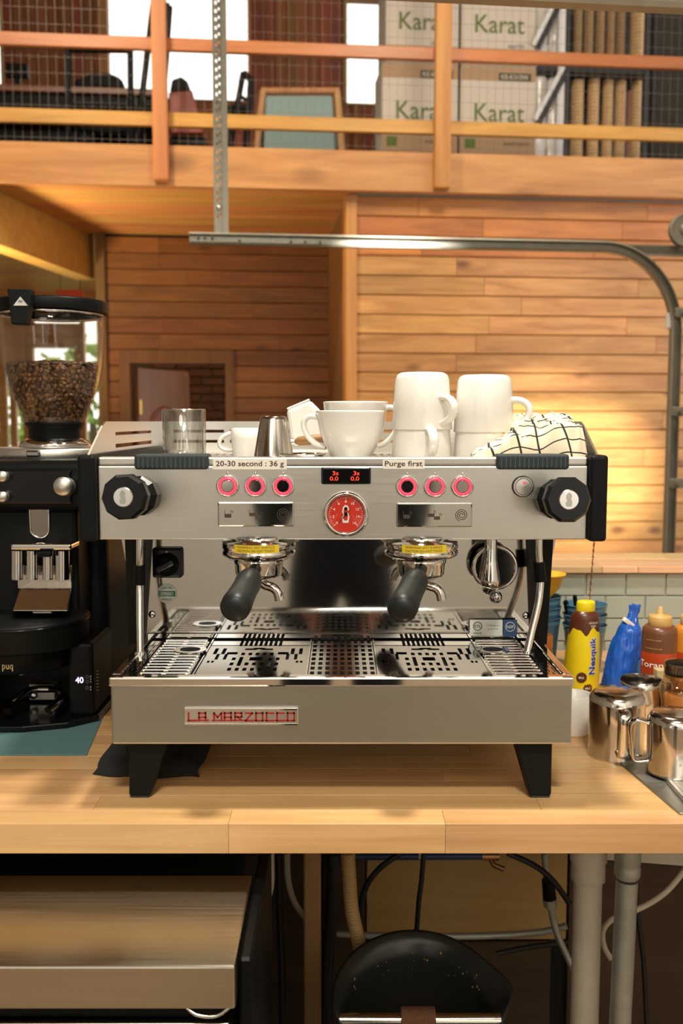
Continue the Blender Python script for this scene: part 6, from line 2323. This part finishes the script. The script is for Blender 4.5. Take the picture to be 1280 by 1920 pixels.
# corrugated hose
xh = [P(652, 1600, 1.50), P(655, 1650, 1.50), P(660, 1710, 1.50), P(672, 1765, 1.51), P(690, 1860, 1.53)]
pp_ = smoothpath(xh, 14)
dense = []
for a, b in zip(pp_, pp_[1:]):
    for k in range(3):
        dense.append(a.lerp(b, k / 3))
rsx = [.0105 + .0013 * (1 if (i // 2) % 2 else -1) for i in range(len(dense))]
single('corrugated_hose', MB().tube(dense, rsx, 14), 'hose_tan', 'tan corrugated hose hanging beside the wooden leg', 'hose')
cab = [
    ('pipe_bundle', ((625, 1600, 1.62), (622, 1700, 1.62), (612, 1800, 1.62), (608, 1920, 1.62)), .013, 'cable_black', 'thick black cable bundle right of the wooden leg', 'cable'),
    ('loose_cable', ((608, 1600, 1.66), (605, 1700, 1.66), (603, 1800, 1.66), (600, 1920, 1.66)), .006, 'cable_black', 'thin black cable hugging the wooden leg', 'cable'),
    ('loose_cable', ((508, 1600, 1.60), (508, 1660, 1.60), (496, 1700, 1.60), (482, 1730, 1.62)), .0055, 'cable_white', 'pale cable curving down beside the fridge', 'cable'),
    ('loose_cable', ((538, 1600, 1.66), (540, 1650, 1.66), (552, 1692, 1.66), (574, 1724, 1.68)), .0055, 'cable_white', 'pale cable bending towards the wooden leg', 'cable'),
    ('loose_cable', ((522, 1600, 1.64), (524, 1700, 1.64), (528, 1800, 1.64), (530, 1920, 1.64)), .007, 'cable_black', 'black cable hanging between the two pale cables', 'cable'),
    ('loose_cable', ((750, 1600, 1.64), (715, 1625, 1.64), (690, 1655, 1.64), (677, 1690, 1.64), (676, 1720, 1.64)), .0055, 'cable_black', 'black cable arching over the knock bin', 'cable'),
    ('loose_cable', ((794, 1600, 1.62), (790, 1650, 1.62), (785, 1690, 1.62), (781, 1745, 1.63)), .0045, 'cable_black', 'straight black cable dropping behind the knock bin', 'cable'),
    ('loose_cable', ((952, 1600, 1.60), (1000, 1622, 1.60), (1035, 1650, 1.59), (1068, 1695, 1.58)), .0052, 'cable_black', 'black cable running down behind the drain pipe', 'cable'),
    ('flex_hose', ((1020, 1600, 1.64), (1024, 1640, 1.64), (1030, 1690, 1.64), (1042, 1745, 1.64), (1066, 1800, 1.62), (1090, 1850, 1.60)), .0062, 'galv', 'grey flexible water hose left of the drain pipe', 'hose'),
    ('metal_tube', ((575, 1742, 1.75), (650, 1752, 1.75), (760, 1755, 1.75), (900, 1755, 1.75), (1010, 1748, 1.75), (1062, 1736, 1.74)), .0065, 'galv', 'thin steel tube running level behind the knock bin', 'pipe'),
    ('white_cable', ((1290, 1622, 1.50), (1250, 1670, 1.50), (1205, 1700, 1.50), (1150, 1722, 1.49), (1130, 1745, 1.49), (1132, 1775, 1.49), (1146, 1800, 1.48)), .0048, 'cable_white', 'white cable looping behind the galvanized pipe', 'cable'),
    ('loose_cable', ((1192, 1640, 1.55), (1196, 1720, 1.55), (1206, 1800, 1.55), (1212, 1920, 1.55)), .0045, 'cable_black', 'black cable right of the galvanized pipe', 'cable'),
    ('loose_cable', ((930, 1788, 1.72), (990, 1776, 1.72), (1065, 1766, 1.72)), .005, 'cable_black', 'short black cable below the level steel tube', 'cable'),
]
for nm, pts, r_, mt, lab, cat in cab:
    pipe(nm, pts, r_, mt, lab, cat, 10)
t = thing('shutoff_valve', 'small dark shut-off valve on the flexible hose', 'valve', P(1028, 1680, 1.64))
part('valve_body', MB().cyl(P(1027, 1650, 1.625), P(1030, 1685, 1.625), .011, .012, 14), 'black', t)
part('valve_nut', MB().cyl(P(1030, 1685, 1.625), P(1032, 1700, 1.625), .013, .012, 6, False), 'galv', t)
# bracket plate top right
q0, q1 = P(1140, 1595, 1.48), P(1300, 1615, 1.48)
single('sink_underside', MB().prism([(P(1135, 1592, 1.5).x, ZC - TK - .001), (P(1135, 1592, 1.5).x, P(1135, 1612, 1.5).z), (P(1300, 1625, 1.5).x, P(1300, 1625, 1.5).z), (1.2, P(1300, 1625, 1.5).z), (1.2, ZC - TK - .001)], 1.50, 1.75), 'pvc', 'pale underside of the sink basin right of the pipes', 'sink')
# knock bin
def knock_bin():
    c = Vector((P(785, 1840, 1.36).x, 1.37, 0))
    n = 64
    zb = .12
    vs, fs = [], []
    m = MB()
    rows_ = 14
    def rim(a):
        # higher at the back, cut low towards the front
        back = (math.sin(a) + 1) / 2
        return .492 + .062 * back ** 1.4 + .0
    def ring(off, kz, r):
        out = []
        for i in range(n):
            a = 2 * PI * i / n
            r_ = r + (.016 if r > .117 else 0) * max(0, math.cos(a - .12)) ** 24
            out.append((c.x + r_ * math.cos(a), c.y + r_ * math.sin(a) * .92, kz(a)))
        return out
    lev = []
    for k in range(rows_ + 1):
        t_ = k / rows_
        lev.append(ring(0, lambda a, t_=t_: zb + (rim(a) - zb) * t_, .096 + .020 * t_ + .012 * t_ ** 6))
    lev.append(ring(0, lambda a: rim(a) + .006, .1295))
    lev.append(ring(0, lambda a: rim(a) + .004, .1235))
    lev.append(ring(0, lambda a: rim(a) - .008, .1180))
    for k in range(rows_, -1, -1):
        t_ = k / rows_
        lev.append(ring(0, lambda a, t_=t_: zb + .006 + (rim(a) - .02 - zb) * t_, .0925 + .020 * t_))
    for l_ in lev:
        vs += l_
    for j in range(len(lev) - 1):
        for i in range(n):
            fs.append((j * n + i, j * n + (i + 1) % n, (j + 1) * n + (i + 1) % n, (j + 1) * n + i))
    fs.append(tuple(range(n - 1, -1, -1)))
    fs.append(tuple((len(lev) - 1) * n + i for i in range(n)))
    m.add(vs, fs, True)
    return m, c, zb
m, c, zb = knock_bin()
kb = thing('knock_bin', 'round black knock bin streaked with coffee grounds below the machine', 'bin', (c.x, c.y, 0))
part('bin_body', m, 'bin_black', kb)
part('bin_foot', MB().lathe([(.09, 0), (.094, .003), (.096, .12)], (c.x, c.y, 0), 40), 'bin_black', kb)
zk = .505
part('knock_bar', MB().cyl((c.x - .118, c.y - .035, zk), (c.x + .118, c.y - .035, zk), .0105, None, 16), 'steel_pitcher', kb)
part('bar_sleeve', MB().cyl((c.x - .028, c.y - .035, zk), (c.x + .022, c.y - .035, zk), .019, .019, 20), 'grounds', kb, label='brown worn sleeve')
part('grounds_heap', MB().lathe([(0, .40), (.05, .395), (.09, .375), (.110, .35), (.0, .34)], (c.x, c.y, 0), 32), 'grounds', kb)
sp_ = MB()
rk_ = random.Random(21)
for k in range(110):
    a = rk_.uniform(.15 * PI, .85 * PI)
    z_ = .47 + abs(rk_.gauss(0, .025))
    if z_ > .54:
        continue
    r_ = .1118
    s_ = rk_.uniform(.0006, .0017)
    q_ = Vector((c.x + r_ * math.cos(a), c.y + r_ * math.sin(a) * .92, z_))
    sp_.add([q_ + Vector((s_, 0, 0)), q_ + Vector((-s_, 0, 0)), q_ + Vector((0, s_, 0)), q_ + Vector((0, -s_, 0)), q_ + Vector((0, 0, s_ * 2)), q_ + Vector((0, 0, -s_))],
            [(0, 2, 4), (2, 1, 4), (1, 3, 4), (3, 0, 4), (2, 0, 5), (1, 2, 5), (3, 1, 5), (0, 3, 5)])
part('splashes', sp_, 'kraft', kb, kind='stuff')

# ================================================================ THE PHOTOGRAPHER, standing behind the camera (seen mirrored in the polished steel)
def body_mesh():
    J = [((0, -.34, .95), (.150, .105)), ((0, -.35, 1.12), (.135, .095)), ((0, -.36, 1.32), (.165, .105)), ((0, -.36, 1.43), (.120, .085)), ((0, -.345, 1.50), (.052, .052)), ((0, -.325, 1.555), (.056, .060)), ((0, -.315, 1.63), (.074, .088)), ((0, -.325, 1.71), (.066, .078)),
         ]
    E_ = [(i, i + 1) for i in range(7)]
    for s in (-1, 1):
        k = len(J)
        J += [((s * .165, -.355, 1.41), (.062, .062)), ((s * .235, -.31, 1.20), (.050, .050)), ((s * .21, -.21, 1.06), (.043, .043)), ((s * .13, -.11, 1.22), (.037, .037)), ((s * .085, -.065, 1.325), (.026, .034)), ((s * .066, -.05, 1.375), (.020, .034))]
        E_ += [(3, k)] + [(k + i, k + i + 1) for i in range(5)]
        f0 = k + 5
        for q, (dx, dz) in enumerate(((-.006, .045), (-.010, .030), (-.010, .014), (-.006, .0))):
            n = len(J)
            J += [((s * .062, -.046, 1.36 + dz * .7), (.0095, .0095)), ((s * .044, -.034 - .002 * q, 1.362 + dz), (.0085, .0085)), ((s * .026, -.034, 1.362 + dz), (.0075, .0075))]
            E_ += [(f0, n), (n, n + 1), (n + 1, n + 2)]
        n = len(J)
        J += [((s * .058, -.07, 1.352), (.011, .011)), ((s * .040, -.075, 1.345), (.0095, .0095))]
        E_ += [(k + 4, n), (n, n + 1)]
        k = len(J)
        J += [((s * .095, -.34, .88), (.098, .100)), ((s * .105, -.33, .50), (.066, .068)), ((s * .11, -.35, .12), (.045, .048)), ((s * .11, -.33, .05), (.040, .042)), ((s * .12, -.20, .035), (.040, .030))]
        E_ += [(0, k)] + [(k + i, k + i + 1) for i in range(4)]
    me = bpy.data.meshes.new('skeleton')
    me.from_pydata([j[0] for j in J], E_, [])
    o = bpy.data.objects.new('skeleton', me)
    C.objects.link(o)
    md = o.modifiers.new('skin', 'SKIN')
    md.use_smooth_shade = True
    for i, sv in enumerate(me.skin_vertices[0].data):
        sv.radius = J[i][1]
        sv.use_root = (i == 0)
    sb = o.modifiers.new('sub', 'SUBSURF')
    sb.levels = 2
    bpy.context.view_layer.update()
    dg = bpy.context.evaluated_depsgraph_get()
    ev = o.evaluated_get(dg)
    m2 = ev.to_mesh()
    mb = MB()
    vs = [tuple(v.co) for v in m2.vertices]
    fs = [tuple(p.vertices) for p in m2.polygons]
    mb.add(vs, fs, True)
    ev.to_mesh_clear()
    bpy.data.objects.remove(o)
    return mb
pm = thing('person', 'person in dark clothes holding a camera, mirrored in the polished back panel', 'person', (0, -.33, 0))
bm_ = body_mesh()
zmin = min(v[2] for v in bm_.v)
bm_.v = [(x, y, z - zmin if z < .2 else z) for x, y, z in bm_.v]
bo = part('body', bm_, ['navy_cloth', 'skin', 'black'], pm)
zoff = FR[bo.name].to_translation()
for p_ in bo.data.polygons:
    c_ = p_.center + zoff
    if c_.z > 1.485 or (c_.y > -.10 and c_.z > 1.28):
        p_.material_index = 1
    elif c_.z < .10:
        p_.material_index = 2
hd = Vector((0, -.318, 1.655))
def ell(c, r, n=20, k=12):
    m = MB()
    pr = [(max(1e-4, math.cos(-PI / 2 + PI * i / k)), math.sin(-PI / 2 + PI * i / k)) for i in range(k + 1)]
    m.lathe(pr, (0, 0, 0), n)
    m.v = [(c[0] + x * r[0], c[1] + y * r[1], c[2] + z * r[2]) for x, y, z in m.v]
    return m
hair = ell(hd + Vector((0, -.02, .03)), (.086, .098, .098))
hair.v = [(x, y, z if (y < hd.y + .02 or z > hd.z + .05) else max(z, hd.z + .055)) for x, y, z in hair.v]
part('hair', hair, 'hair', pm)
part('nose', ell((0, -.222, 1.63), (.013, .02, .022), 10, 6), 'skin', pm)
for s in (-1, 1):
    part('eye', ell((s * .030, -.238, 1.655), (.013, .008, .008), 10, 6), 'white_print', pm)
    part('ear', ell((s * .078, -.325, 1.64), (.010, .020, .032), 10, 6), 'skin', pm)
part('mouth', ell((0, -.236, 1.585), (.024, .008, .006), 12, 6), 'gauge_red', pm)
cm_ = thing('photo_camera', 'black camera held up by the person, mirrored in the polished steel', 'camera', (0, -.06, 1.335))
part('camera_body', MB().rbox(-.062, .062, -.075, -.030, 1.335, 1.425, .006, 2), 'black', cm_)
part('camera_lens', MB().lathe([(.030, 0), (.031, .003), (.031, .016), (.028, .018)], (0, -.030, 1.382), 28, (0, 1, 0)), 'black', cm_)
